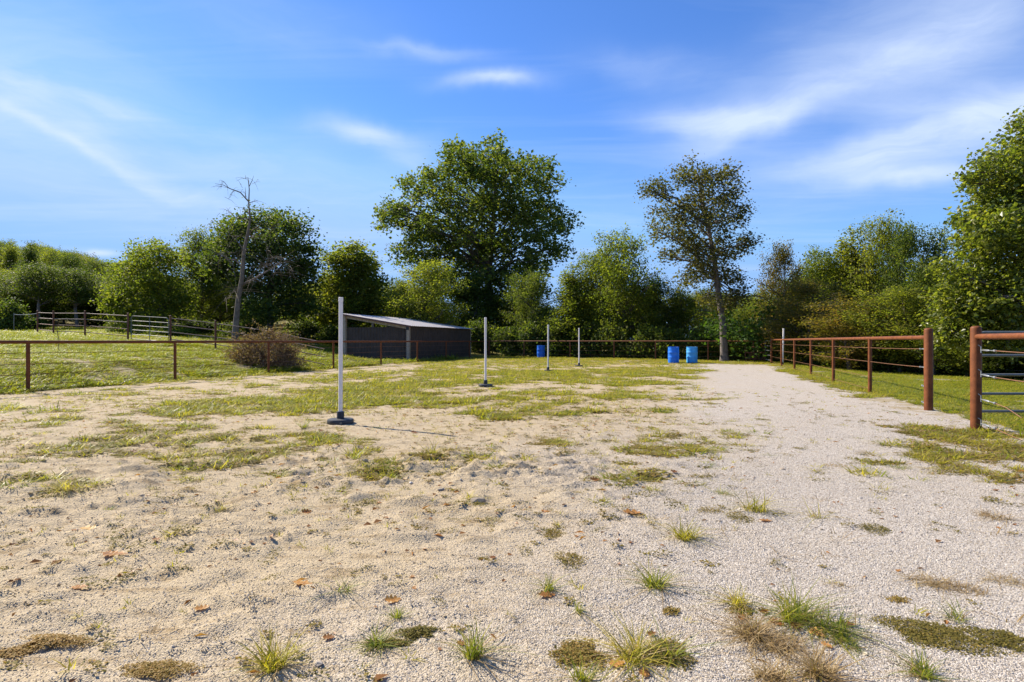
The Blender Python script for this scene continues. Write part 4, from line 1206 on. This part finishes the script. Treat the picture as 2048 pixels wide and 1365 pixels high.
# ------------------------------------------------------------------ grass that nobody could count
rng = np.random.default_rng(55)
GT = [blade_mesh('clump_kind', M['grass'], rng, 16, .075, .07, .0075, .8, (.15, .75)) for _ in range(4)] + \
     [blade_mesh('clump_kind', M['grass_green'], rng, 16, .085, .06, .0075, .8, (.2, .8)) for _ in range(3)] + \
     [blade_mesh('clump_kind', M['straw'], rng, 13, .055, .08, .006, 1.4, (.1, .7), droop=.8) for _ in range(2)] + \
     [mat_mesh('clump_kind', M['mat_weed'], rng, 90, .10, .08, .022, .02) for _ in range(2)]
def fill(n, xr, yr, dens, zf=Hs):
    x = xr[0] + (xr[1] - xr[0]) * rng.random(n); y = yr[0] + (yr[1] - yr[0]) * rng.random(n)
    keep = rng.random(n) < dens(x, y)
    x, y = x[keep], y[keep]
    return x, y, zf(x, y)
def in_view(x, y, m=1.06): return (np.abs(x) < .9 * y * m + 3.0).astype(float)
def picks(n, w): return rng.choice(len(GT), n, p=np.array(w) / sum(w))
# arena, near and far
def d_ar(x, y):
    ul, ur = u_left(x, y), u_right(x, y)
    return cover(x, y) * (ul < .3) * (ur < .4) * in_view(x, y)
x1, y1, z1 = fill(60000, (-11, 6.5), (3.9, 12), d_ar)
x2, y2, z2 = fill(72000, (-13, 13), (12, 24), d_ar)
x3, y3, z3 = fill(36000, (-9, 15), (24, 45), d_ar)
x = np.concatenate([x1, x2, x3]); y = np.concatenate([y1, y2, y3]); z = np.concatenate([z1, z2, z3])
cv = cover(x, y); n = len(x)
near = sstep(11, 6, y)
nd_ = fbm(x, y, .9, 3)
pk = np.where(rng.random(n) < .28 + .30 * near + .25 * (u_right(x, y) > -2.2) * (y < 10) - .1 * (nd_ > .5), picks(n, [0, 0, 0, 0, 0, 0, 0, 1.4, 1.4, 3, 3]), picks(n, [4, 4, 4, 4, 2.2, 2.2, 2.2, .9, .9, .3, .3]))
sc_ = (.45 + 1.1 * rng.random(n) ** 1.5) * (.55 + .75 * cv) * (1 - .25 * near)
tall = np.where(rng.random(n) < .07, 1.4, .72)
sclv = np.stack([sc_ * 1.2, sc_ * 1.2, sc_ * (.6 + .5 * rng.random(n)) * tall], 1)
o = scatter('arena_grass', np.stack([x, y, z - .004], 1), sclv, rng.random(n) * 6.28, pk, GT)
tag(o, 'sparse yellow green grass and creeping weeds growing in patches over the arena sand', 'grass', kind='stuff'); print('arena grass', n)
# left pasture
def d_lp(x, y): return cover(x, y) * (u_left(x, y) > .1) * in_view(x, y) * np.where(y < 28, 1, .75)
x1, y1, z1 = fill(70000, (-24, -7), (8, 28), d_lp, Hm)
x2, y2, z2 = fill(60000, (-52, -4), (28, 62), d_lp, Hm)
x = np.concatenate([x1, x2]); y = np.concatenate([y1, y2]); z = np.concatenate([z1, z2]); n = len(x)
far = sstep(20, 40, y)
sc_ = (.7 + .9 * rng.random(n)) * (1 + .9 * far) * (.45 + 1.1 * fbm(x + 8, y, .9, 3)) * (1 + .9 * np.exp(-(u_left(x, y) / .6) ** 2))
o = scatter('pasture_grass', np.stack([x, y, z - .004], 1), np.stack([sc_ * 1.3, sc_ * 1.3, sc_ * (.5 + .5 * rng.random(n))], 1), rng.random(n) * 6.28,
            picks(n, [1.4, 1.4, 1.4, 1.4, 4, 4, 4, .5, .5, .6, .6]), GT)
tag(o, 'short sunlit green grass of the sloping pasture beyond the left fence', 'grass', kind='stuff'); print('pasture', n)
# right pasture
def d_rp(x, y): return cover(x, y) * (u_right(x, y) > .15) * in_view(x, y, 1.1)
x1, y1, z1 = fill(84000, (4, 23), (2, 19), d_rp, Hm)
x2, y2, z2 = fill(30000, (10, 34), (19, 36), d_rp, Hm)
x = np.concatenate([x1, x2]); y = np.concatenate([y1, y2]); z = np.concatenate([z1, z2]); n = len(x)
sc_ = (.55 + .7 * rng.random(n))
o = scatter('meadow_grass', np.stack([x, y, z - .004], 1), np.stack([sc_ * 1.3, sc_ * 1.3, sc_ * (.5 + .5 * rng.random(n))], 1), rng.random(n) * 6.28,
            picks(n, [1.6, 1.6, 1.6, 1.6, 4, 4, 4, .6, .6, .3, .3]), GT)
tag(o, 'mown green grass of the right hand field beyond the rusty fence', 'grass', kind='stuff'); print('meadow', n)

# bits of dead leaf, stalk and weed lying about on the sand
def flake(seed, L, w, col):
    r_ = np.random.default_rng(seed)
    v = np.array([(-.5, 0, 0), (-.1, .5, .18), (.5, .1, .05), (.05, -.5, .14), (.0, .02, .02)]) * np.array([L, w, L]); v += r_.normal(0, L * .04, v.shape)
    me_ = np_mesh('litter_kind', v, [(0, 4, 1), (1, 4, 2), (2, 4, 3), (3, 4, 0)], attrs=[('tint', 'POINT', np.full(5, col))]); me_.materials.append(M['dry_leaf']); return me_
LT = [flake(1, .035, .02, .05), flake(2, .05, .022, .2), flake(3, .03, .025, .35), flake(4, .04, .006, .1), flake(5, .07, .005, .5),
      mat_mesh('litter_kind', M['mat_weed'], rng, 40, .05, .03, .012, .012), mat_mesh('litter_kind', M['mat_weed'], rng, 70, .10, .035, .012, .018, (0, .6)), blade_mesh('litter_kind', M['straw'], rng, 8, .04, .05, .004, 1.8, (.0, .6), droop=.9),
      blade_mesh('litter_kind', M['grass'], rng, 9, .05, .025, .005, .9, (.1, .8))]
n = 13000
y = np.sqrt(3.4 + (13.5 ** 2 - 3.4) * rng.random(n)); x = (rng.random(n) * 2 - 1) * (.93 * y + .2)
keep = (rng.random(n) < (.25 + .75 * disturbed(x, y)) * (.35 + 1.0 * sstep(.4, .65, fbm(x, y, 1.3, 3))) * .8) & (u_right(x, y) < .2) & (u_left(x, y) < .2)
x, y = x[keep], y[keep]; n = len(x)
o = scatter('litter', np.stack([x, y, Hs(x, y) + .003], 1), .5 + .8 * rng.random(n), rng.normal(0, .9, n), rng.choice(9, n, p=np.array([2, 1.2, 1.0, 2, 1.2, 3.2, 3.2, 2.4, 2.8]) / 19.0), LT, tilt=rng.normal(0, .15, (n, 2)))
tag(o, 'scattered bits of dead leaf, stalk and tiny weeds strewn over the sand', 'litter', kind='stuff'); print('litter', n)

# ------------------------------------------------------------------ gravel: loose stones lying on the ground near the camera
def pebble(seed):
    r = np.random.default_rng(seed)
    t = (1 + sqrt(5)) / 2
    v = np.array([(-1, t, 0), (1, t, 0), (-1, -t, 0), (1, -t, 0), (0, -1, t), (0, 1, t), (0, -1, -t), (0, 1, -t), (t, 0, -1), (t, 0, 1), (-t, 0, -1), (-t, 0, 1)], float)
    v /= np.linalg.norm(v[0]); v *= 1 + r.normal(0, .16, (12, 1)); v *= np.array([1, .8 + .2 * r.random(), .62 + .2 * r.random()])
    f = np.array([(0, 11, 5), (0, 5, 1), (0, 1, 7), (0, 7, 10), (0, 10, 11), (1, 5, 9), (5, 11, 4), (11, 10, 2), (10, 7, 6), (7, 1, 8), (3, 9, 4), (3, 4, 2), (3, 2, 6), (3, 6, 8), (3, 8, 9), (4, 9, 5), (2, 4, 11), (6, 2, 10), (8, 6, 7), (9, 8, 1)])
    return v, f
PB = []
for k, c in enumerate([(0.428, 0.382, 0.322), (0.483, 0.437, 0.377), (0.354, 0.308, 0.253), (0.465, 0.368, 0.225), (0.547, 0.506, 0.451), (0.276, 0.230, 0.175), (0.419, 0.317, 0.179), (0.465, 0.396, 0.290)]):
    m, t, out = new_mat('pebble_%d' % k)
    oi = t.n('ShaderNodeObjectInfo')
    cc = t.mix(oi.outputs['Random'], tuple(a * .82 for a in c) + (1,), tuple(min(a * 1.15, .75) for a in c) + (1,))
    t.put(out.inputs[0], principled(t, cc, .85, .2).outputs[0])
    v, f = pebble(300 + k)
    me = np_mesh('pebble_kind', v, f, smooth=False); me.materials.append(m); PB.append(me)
def stones(n, y0, y1, size, dens):
    y = np.sqrt(y0 * y0 + (y1 * y1 - y0 * y0) * rng.random(n)); x = (rng.random(n) * 2 - 1) * (.93 * y + 1.5)
    keep = rng.random(n) < dens(x, y); x, y = x[keep], y[keep]
    s = size * np.minimum(np.exp(rng.normal(0, .36, len(x))), 2.0)
    return x, y, s
def d_st(x, y):
    d = disturbed(x, y)
    return (1 - .74 * d) * (1 - .55 * cover(x, y)) * (u_right(x, y) < .2) * (.55 + .6 * fbm(x, y, 1.7, 3))
def band(a0, a1, b0, b1):
    return lambda x, y: d_st(x, y) * (sstep(a0, a1, y) if a1 > a0 else 1) * sstep(b1, b0, y)
A = [stones(430000, 1.2, 3.6, .0023, band(0, 0, 2.5, 3.6)), stones(470000, 2.5, 6.4, .0028, band(2.5, 3.6, 4.0, 6.4)), stones(310000, 4.0, 11.5, .0035, band(4.0, 6.4, 6.6, 11.5)), stones(1400, 1.8, 7.5, .0075, d_st)]
x = np.concatenate([a[0] for a in A]); y = np.concatenate([a[1] for a in A]); s = np.concatenate([a[2] for a in A]); n = len(x)
d = disturbed(x, y)
pw = np.where(rng.random(n) < .55 * d, rng.choice([3, 6, 7, 7], n), rng.choice([0, 1, 2, 4, 4, 5, 0, 7, 1], n))
z = Hs(x, y) + s * .18
o = scatter('gravel', np.stack([x, y, z], 1), s, rng.random(n) * 6.28, pw, PB, tilt=rng.normal(0, .5, (n, 2)))
tag(o, 'loose pale grey and tan gravel covering the ground in the foreground', 'gravel', kind='stuff'); print('gravel', n)

# ------------------------------------------------------------------ single tufts one can point at
def tuft(label, px, py, hpx, wpx, kind='green', n=70, lean=.8, seed=0, droop=.6, mixw=0.0, elong=1.0, ang=0.0):
    r = np.random.default_rng(1000 + seed)
    x, y = gnd(px, py); z = Hs1(x, y); k = y / F
    h = hpx * k * 1.0; w = wpx * k * .5
    root = tag(empty('grass_tuft', (x, y, z - .004)), label, 'grass tuft')
    def pt(rr):
        a = rr.random() * 2 * pi; q = w * .55 * sqrt(rr.random()); u, v = q * cos(a) * elong, q * sin(a)
        return u * cos(ang) - v * sin(ang), u * sin(ang) + v * cos(ang)
    mat = {'green': M['grass_green'], 'yellow': M['grass'], 'dry': M['straw']}[kind]
    wd = max(.0028, .0042 * (h / .1) ** .4)
    me = blade_mesh('blades', mat, r, n, h, w * .55, wd, lean, (.1, .9), 4, droop, pt)
    mesh_obj('blades', me, None, root)
    me = blade_mesh('dead_blades', M['straw'], r, max(8, int(n * (.18 + mixw))), h * .7, w * .7, wd, 1.6, (.05, .8), 3, .8, pt)
    mesh_obj('dead_blades', me, None, root)
    return root
tl = [('round grass tuft with straw coloured tips on pale gravel right of centre', 1370, 1078, 46, 74, 'yellow', 120, .8, .7, 0),
      ('compact green grass tuft below the round straw tipped tuft', 1308, 1176, 48, 66, 'green', 120, .8, .6, 0),
      ('straggling line of pale green grass leading up from an orange leaf', 1512, 1022, 46, 70, 'yellow', 90, .9, .7, 0),
      ('flat green grass sprig left of the straggling pale grass line', 1445, 988, 16, 50, 'green', 50, 1.5, .8, 0),
      ('thin sprig with few blades right of the straggling grass line', 1632, 1036, 38, 46, 'yellow', 22, 1.1, .7, 0),
      ('largest dark green tuft with long arching blades at lower right', 1590, 1240, 66, 110, 'green', 170, 1.0, .7, 0),
      ('second lobe of arching green blades right of the largest tuft', 1665, 1262, 44, 110, 'green', 150, 1.1, .8, 0),
      ('dry brown tuft of matted blades left of the orange leaves at lower right', 1505, 1275, 52, 90, 'dry', 150, 1.1, .8, .2),
      ('dry brown tuft in front of the orange leaves', 1560, 1300, 40, 110, 'dry', 130, 1.4, .9, .2),
      ('spiky dry brown tuft at the bottom edge right of centre', 1640, 1352, 58, 90, 'dry', 170, .9, .7, .2),
      ('pale dry tuft at the bottom edge left of the spiky brown tuft', 1540, 1362, 44, 100, 'dry', 120, .9, .7, .2),
      ('small mixed green and straw tuft above the dry brown tufts', 1478, 1212, 40, 60, 'yellow', 70, .8, .7, .2),
      ('small dark green tuft at the right end of the orange leaves', 1690, 1288, 26, 80, 'green', 80, 1.4, .8, .2),
      ('bright green spreading sprig left of the brown curled leaf at lower middle', 685, 1186, 34, 54, 'green', 38, 1.1, .6, 0),
      ('small green tuft just below the curled brown leaf', 795, 1238, 30, 36, 'green', 50, .8, .6, 0),
      ('rounded dark green tuft beside the dark moss patch at the bottom', 752, 1292, 36, 54, 'green', 110, 1.0, .7, 0),
      ('tall upright tuft casting a shadow at the bottom centre', 948, 1318, 72, 60, 'green', 80, .6, .6, .1),
      ('green tuft directly behind the bright orange leaf', 1096, 1184, 36, 44, 'green', 60, .8, .6, 0),
      ('tiny bright green tuft right of the bright orange leaf', 1157, 1226, 28, 30, 'green', 34, .7, .5, 0),
      ('two pronged yellow green sprig alone on the left sand', 340, 1078, 32, 48, 'yellow', 24, 1.2, .6, 0),
      ('golden yellow tuft at the bottom left of centre', 548, 1340, 62, 80, 'yellow', 130, .7, .6, .15),
      ('upright green sprig beside a brown leaf left of centre', 778, 960, 42, 28, 'green', 34, .7, .5, 0),
      ('pale green tuft below the shadow tip of the nearest pole', 866, 915, 40, 36, 'yellow', 46, .9, .6, 0),
      ('small upright green sprig below the nearest pole', 711, 920, 38, 30, 'green', 34, .9, .6, 0),
      ('flat green sprig on gravel right of centre above the round tuft', 1300, 984, 14, 50, 'green', 44, 1.5, .8, 0),
      ('yellow green mound of grass on the left sand', 130, 988, 30, 84, 'yellow', 120, 1.2, .8, .1),
      ('low yellow tuft on the left sand in line with the mound', 438, 1022, 18, 50, 'yellow', 50, 1.4, .8, .1),
      ('sprawling pale green tuft among brown leaves at the bottom', 1268, 1318, 72, 100, 'yellow', 110, .9, .7, .2),
      ('bright green tuft beside the sprawling tuft at the bottom', 1335, 1315, 52, 66, 'green', 70, 1.1, .7, .1),
      ('fine pale green tuft at the bottom edge over moss', 1165, 1362, 50, 70, 'green', 60, .7, .6, .1),
      ('dry straw tuft lying flat at the far right', 1985, 1036, 20, 90, 'dry', 110, 1.6, .9, 0),
      ('long matted brown straw strip on the right gravel', 1862, 1165, 22, 90, 'dry', 140, 1.6, .9, 0),
      ('second matted brown straw strip right of the first', 1920, 1178, 20, 90, 'dry', 120, 1.6, .9, 0),
      ('matted brown straw strip touching the right edge', 2020, 1165, 20, 80, 'dry', 110, 1.6, .9, 0),
      ('sparse forked sprig alone on the right gravel', 1762, 980, 24, 50, 'yellow', 14, 1.3, .5, 0),
      ('small brown straw clump above the arching green tuft', 1678, 1172, 12, 40, 'dry', 50, 1.6, .9, 0),
      ('green tuft at the bottom right corner', 1842, 1350, 46, 70, 'green', 90, .9, .7, .2),
      ('thin green sprig rising between the dark creeping mats at right', 1915, 1240, 36, 60, 'green', 40, .9, .6, .2),
      ('grass tuft left of the round black base', 608, 858, 26, 34, 'green', 50, .9, .6, 0),
      ('small green sprig on the sand left of the two small stones', 215, 1022, 12, 26, 'green', 24, 1.2, .6, 0),
      ('lone tall tuft standing in the middle of the arena', 1278, 800, 22, 40, 'green', 60, .8, .6, 0),
      ('small sprig right of the sand hump at centre', 938, 1000, 22, 36, 'yellow', 30, .9, .6, 0),
      ('bright green low sprig on the gravel near the right grass patch', 1800, 938, 14, 56, 'green', 60, 1.5, .8, 0)]
for i, (lab, px, py, hp, wp, kd, nn, ln, dr_, mw) in enumerate(tl):
    tuft(lab, px, py, hp, wp, kd, nn, ln, i, dr_, mw, elong=1.8 if 'strip' in lab else 1.0, ang=-.45)

# creeping mats
def creeper(label, px, py, wpx, dpx, n, hump, seed, tint=(.1, .9), size=.0085, ang=0):
    x, y = gnd(px, py); k = y / F
    rx = wpx * k / 2; ry = dpx / 2 * y * y / (CZ * F)
    r = np.random.default_rng(2000 + seed)
    me = mat_mesh('creeping_mat', M['mat_weed'], r, n, rx, ry, size, hump, tint)
    o = mesh_obj('creeping_mat', me, None); o.location = (x, y, Hm(np.array([x]), np.array([y]))[0] + micro(np.array([x]), np.array([y]))[0]); o.rotation_euler = (0, 0, ang)
    tag(o, label, 'ground weed'); return o
cl = [('large flat dark creeping mat at lower right', 1868, 1270, 190, 62, 5200, .022, (.0, .75)), ('second dark creeping mat running off the right edge', 2012, 1282, 120, 50, 2600, .02, (.0, .75)),
      ('dark mossy mound beside the rounded tuft at the bottom', 838, 1272, 74, 26, 1500, .04, (.0, .7)), ('thin olive moss strip joining the tuft and the dark mound', 788, 1290, 70, 16, 700, .015, (.1, .8)),
      ('olive moss patch at the bottom centre', 1155, 1310, 110, 56, 2400, .025, (.1, .95)), ('brownish creeping mat right of the sprawling tuft', 1335, 1312, 110, 60, 2000, .03, (.0, .8)),
      ('dark olive mat alone on the right gravel', 1750, 1060, 70, 20, 900, .02, (.0, .7)), ('flat olive mat beside the orange leaf on the gravel', 1478, 1036, 60, 20, 700, .02, (.1, .8)),
      ('thin olive mat left of the orange leaf on the gravel', 1418, 1022, 60, 12, 400, .015, (.1, .8)), ('golden green moss mat right of the pole shadow', 1088, 888, 78, 24, 1200, .03, (.4, 1)),
      ('brown matted weed trail at the lower left', 105, 1290, 130, 30, 1500, .03, (.6, 1)), ('brown weed streak at the left edge of the bottom', 20, 1308, 90, 26, 900, .02, (.6, 1)),
      ('yellow moss patch at the bottom left of centre', 315, 1345, 120, 40, 1500, .015, (.6, 1)), ('small olive mat on the sand right of centre', 1110, 1070, 44, 16, 450, .02, (.1, .9)),
      ('small dark mat with a leaf at the centre of the sand', 965, 1120, 30, 12, 300, .02, (.1, .8)), ('olive mat with tiny sprig right of the sand centre', 1140, 1120, 60, 24, 700, .02, (.2, .9)),
      ('low olive mat right of the small straw tuft', 1485, 1225, 50, 22, 500, .015, (.2, .9)), ('small olive mat left of the dry brown tufts', 1342, 1225, 36, 14, 300, .015, (.2, .9)),
      ('tan weed patch left of the orange leaf strip', 1268, 1032, 40, 10, 260, .012, (.6, 1)), ('thin mat on the pale track at right', 1575, 910, 26, 8, 160, .01, (.3, .9)),
      ('long thin brown mat on the pale track', 1670, 932, 60, 9, 300, .01, (.5, 1)), ('small green mat on the sand beside the gravel', 1445, 895, 24, 10, 160, .02, (.3, .8)),
      ('brown dotted mat at the right edge of the bottom', 1795, 1200, 40, 14, 300, .012, (.5, 1)), ('olive moss streak on the left sand below the grass bank', 380, 985, 60, 10, 300, .015, (.4, 1))]
for i, (lab, px, py, wp, dp, nn, hu, ti) in enumerate(cl): creeper(lab, px, py, wp, dp, nn, hu, i, ti, ang=(-.35 if 'dark creeping' in lab else 0))

# fallen oak leaves
def leaf_mesh(seed, lobes=3, curl=.5):
    r = np.random.default_rng(seed); ns = 22
    V = []; T = []
    w0 = .30 + .08 * r.random()
    for i in range(ns + 1):
        t = i / ns
        w = w0 * (sin(pi * min(t * .92 + .06, 1)) ** .7) * (.74 + .26 * cos(2 * pi * (lobes * t * 1.05 - .12)))
        w = max(w, .012) if i < ns else .004
        if t < .1: w = .012
        zc = curl * .22 * (t - .45) ** 2 * (1 + r.normal(0, .05))
        bend = .12 * sin(3 * t + seed)
        for j, q in enumerate((-1, -.5, 0, .5, 1)):
            V.append((t - .5, bend * .4 + q * w, zc + curl * .45 * (q * w) ** 2 * 1.6 + .015 * abs(q) * r.normal(0, 1)))
            T.append(.5 + r.normal(0, .12) - (.2 if q == 0 else 0))
    Fq = []
    for i in range(ns):
        for j in range(4): a = i * 5 + j; Fq.append((a, a + 1, a + 6, a + 5))
    return np.array(V), np.array(Fq), np.clip(T, 0, 1)
def fallen(label, px, py, lpx, seed, tint, rz, curl=.5, tilt=0.0):
    x, y = gnd(px, py); L = lpx * y / F * .84
    V, Fq, T = leaf_mesh(seed, 3 + seed % 2, curl)
    V = V * L
    me = np_mesh('leaf', V, Fq, smooth=True, attrs=[('tint', 'POINT', np.clip(T - .5 + tint, 0, 1))]); me.materials.append(M['dry_leaf'])
    o = mesh_obj('fallen_leaf', me, None)
    o.rotation_euler = (tilt, .12, rz); zl = V[:, 2].min()
    o.location = (x, y, Hs1(x, y) + .006 - zl + abs(tilt) * L * .12)
    tag(o, label, 'leaf'); return o
ll = [('bright orange lobed leaf in front of the small green tuft at bottom centre', 1092, 1196, 46, .35, .2, .6, .1), ('curled pinkish brown leaf above the small tuft at lower middle', 784, 1206, 42, .55, .5, 1.4, .35),
      ('flat olive yellow leaf on the sand at the lower left of centre', 604, 1180, 50, .8, 0.1, .3, 0), ('long orange tan leaf on the left sand', 228, 1120, 60, .45, .2, .5, .05),
      ('pale cream curled leaf on the left sand', 178, 1056, 40, .95, .2, .9, .1), ('small orange leaf tip left of the pale cream leaf', 150, 1060, 18, .3, .6, .7, 0),
      ('small bright orange leaf on the left sand below the two pronged sprig', 312, 1096, 22, .3, .3, .9, .1), ('dark curled leaf in the sand at the upper left', 612, 1028, 28, .35, 1.0, 1.6, .5),
      ('dark red brown leaf beside the upright sprig left of centre', 755, 962, 34, .12, .1, 1.0, .2), ('brown leaf on the sand just right of centre', 1188, 970, 26, .15, .4, 1.6, .5),
      ('nearly black leaf on the sand right of centre', 1347, 949, 20, .0, .2, 1.0, .3), ('orange leaf at the foot of the straggling grass line', 1530, 1043, 34, .5, .0, .5, 0),
      ('tan wrinkled leaf heap on the gravel right of centre', 1262, 1032, 46, .5, -.1, 1.2, .1), ('dark rust leaf left of the moss at the bottom', 656, 1284, 30, .1, .3, 1.0, .2),
      ('dark leaf left of the tall upright tuft at the bottom', 922, 1294, 24, .0, -.2, 1.0, .3), ('golden orange leaf at the bottom edge beside the sprawling tuft', 1288, 1350, 44, .6, 1.1, .7, .3),
      ('tan lobed leaf lying in moss at the bottom', 1232, 1330, 48, .65, .3, .4, .05), ('red orange leaf lodged in the sprawling tuft at the bottom', 1302, 1272, 26, .2, .3, 1.2, .3),
      ('large golden leaf among the dry tufts at lower right', 1632, 1270, 46, .62, -.9, .6, .3), ('orange leaf left in the dry tufts at lower right', 1592, 1258, 38, .35, .8, .9, .3),
      ('deep orange curled leaf behind the dry tufts at lower right', 1526, 1228, 34, .2, .6, 1.4, .4), ('rust leaf between the dry tufts and the arching tuft', 1552, 1250, 36, .15, -.4, 1.2, .3),
      ('orange leaf under the right end of the arching green blades', 1692, 1252, 40, .3, .0, .8, .15), ('brown orange leaf in front of the arching green tuft', 1612, 1240, 34, .25, -.3, 1.0, .3),
      ('pale orange leaf at the left of the dry tufts at lower right', 1482, 1240, 32, .45, .7, 1.0, .3), ('small tan leaf at the lower end of the golden leaf', 1652, 1296, 30, .5, -1.0, .9, .2),
      ('dark red leaf lying on the tip of the pole shadow', 828, 868, 18, .1, .2, 1.2, .3), ('small brown leaf on the sand left of the pole base', 641, 862, 14, .2, .2, 1.2, .3),
      ('brown leaf on the grass bank at left', 268, 906, 22, .15, .2, 1.2, .3), ('pinkish torn leaf on the lower left sand', 402, 1222, 36, .7, .5, 1.3, .2),
      ('tan leaf strip on the lower left sand', 158, 1180, 38, .55, .3, .6, .05), ('small reddish leaf at the edge of the small dark mat', 985, 1118, 20, .15, .7, 1.0, .2)]
for i, (lab, px, py, lp, ti, rz, cu, tt) in enumerate(ll): fallen(lab, px, py, lp, i, ti, rz, cu, tt)
# clods and stones big enough to see singly
sl = [('rounded grey stone on the sand at the centre', 882, 982, 18), ('dark grey clod beside the small sprig at centre', 955, 1005, 34), ('pale stone on the sand left of the centre', 822, 968, 12),
      ('small grey stone on the lower left sand', 200, 1284, 14), ('grey stone poking from the gravel at the bottom', 638, 1336, 22), ('small dark stone on the pale track', 1564, 939, 12),
      ('small brown stone on the sand below the nearest pole', 731, 933, 14), ('dark stone on the sand at left', 284, 1003, 10), ('slate grey chip at the lower left edge', 90, 1298, 34)]
for i, (lab, px, py, w) in enumerate(sl):
    x, y = gnd(px, py); v, f = pebble(400 + i)
    b = np.random.default_rng(i)
    me = np_mesh('stone', v * np.array([1, .8, .7]) * w * y / F * .5, f, smooth=False); me.materials.append(bpy.data.materials['pebble_%d' % (5 if 'dark' in lab or 'slate' in lab else 4 if 'pale' in lab else 2)])
    o = mesh_obj('stone', me, None); o.location = (x, y, Hs1(x, y) + w * y / F * .08); o.rotation_euler = (0, 0, b.random() * 6)
    tag(o, lab, 'stone')
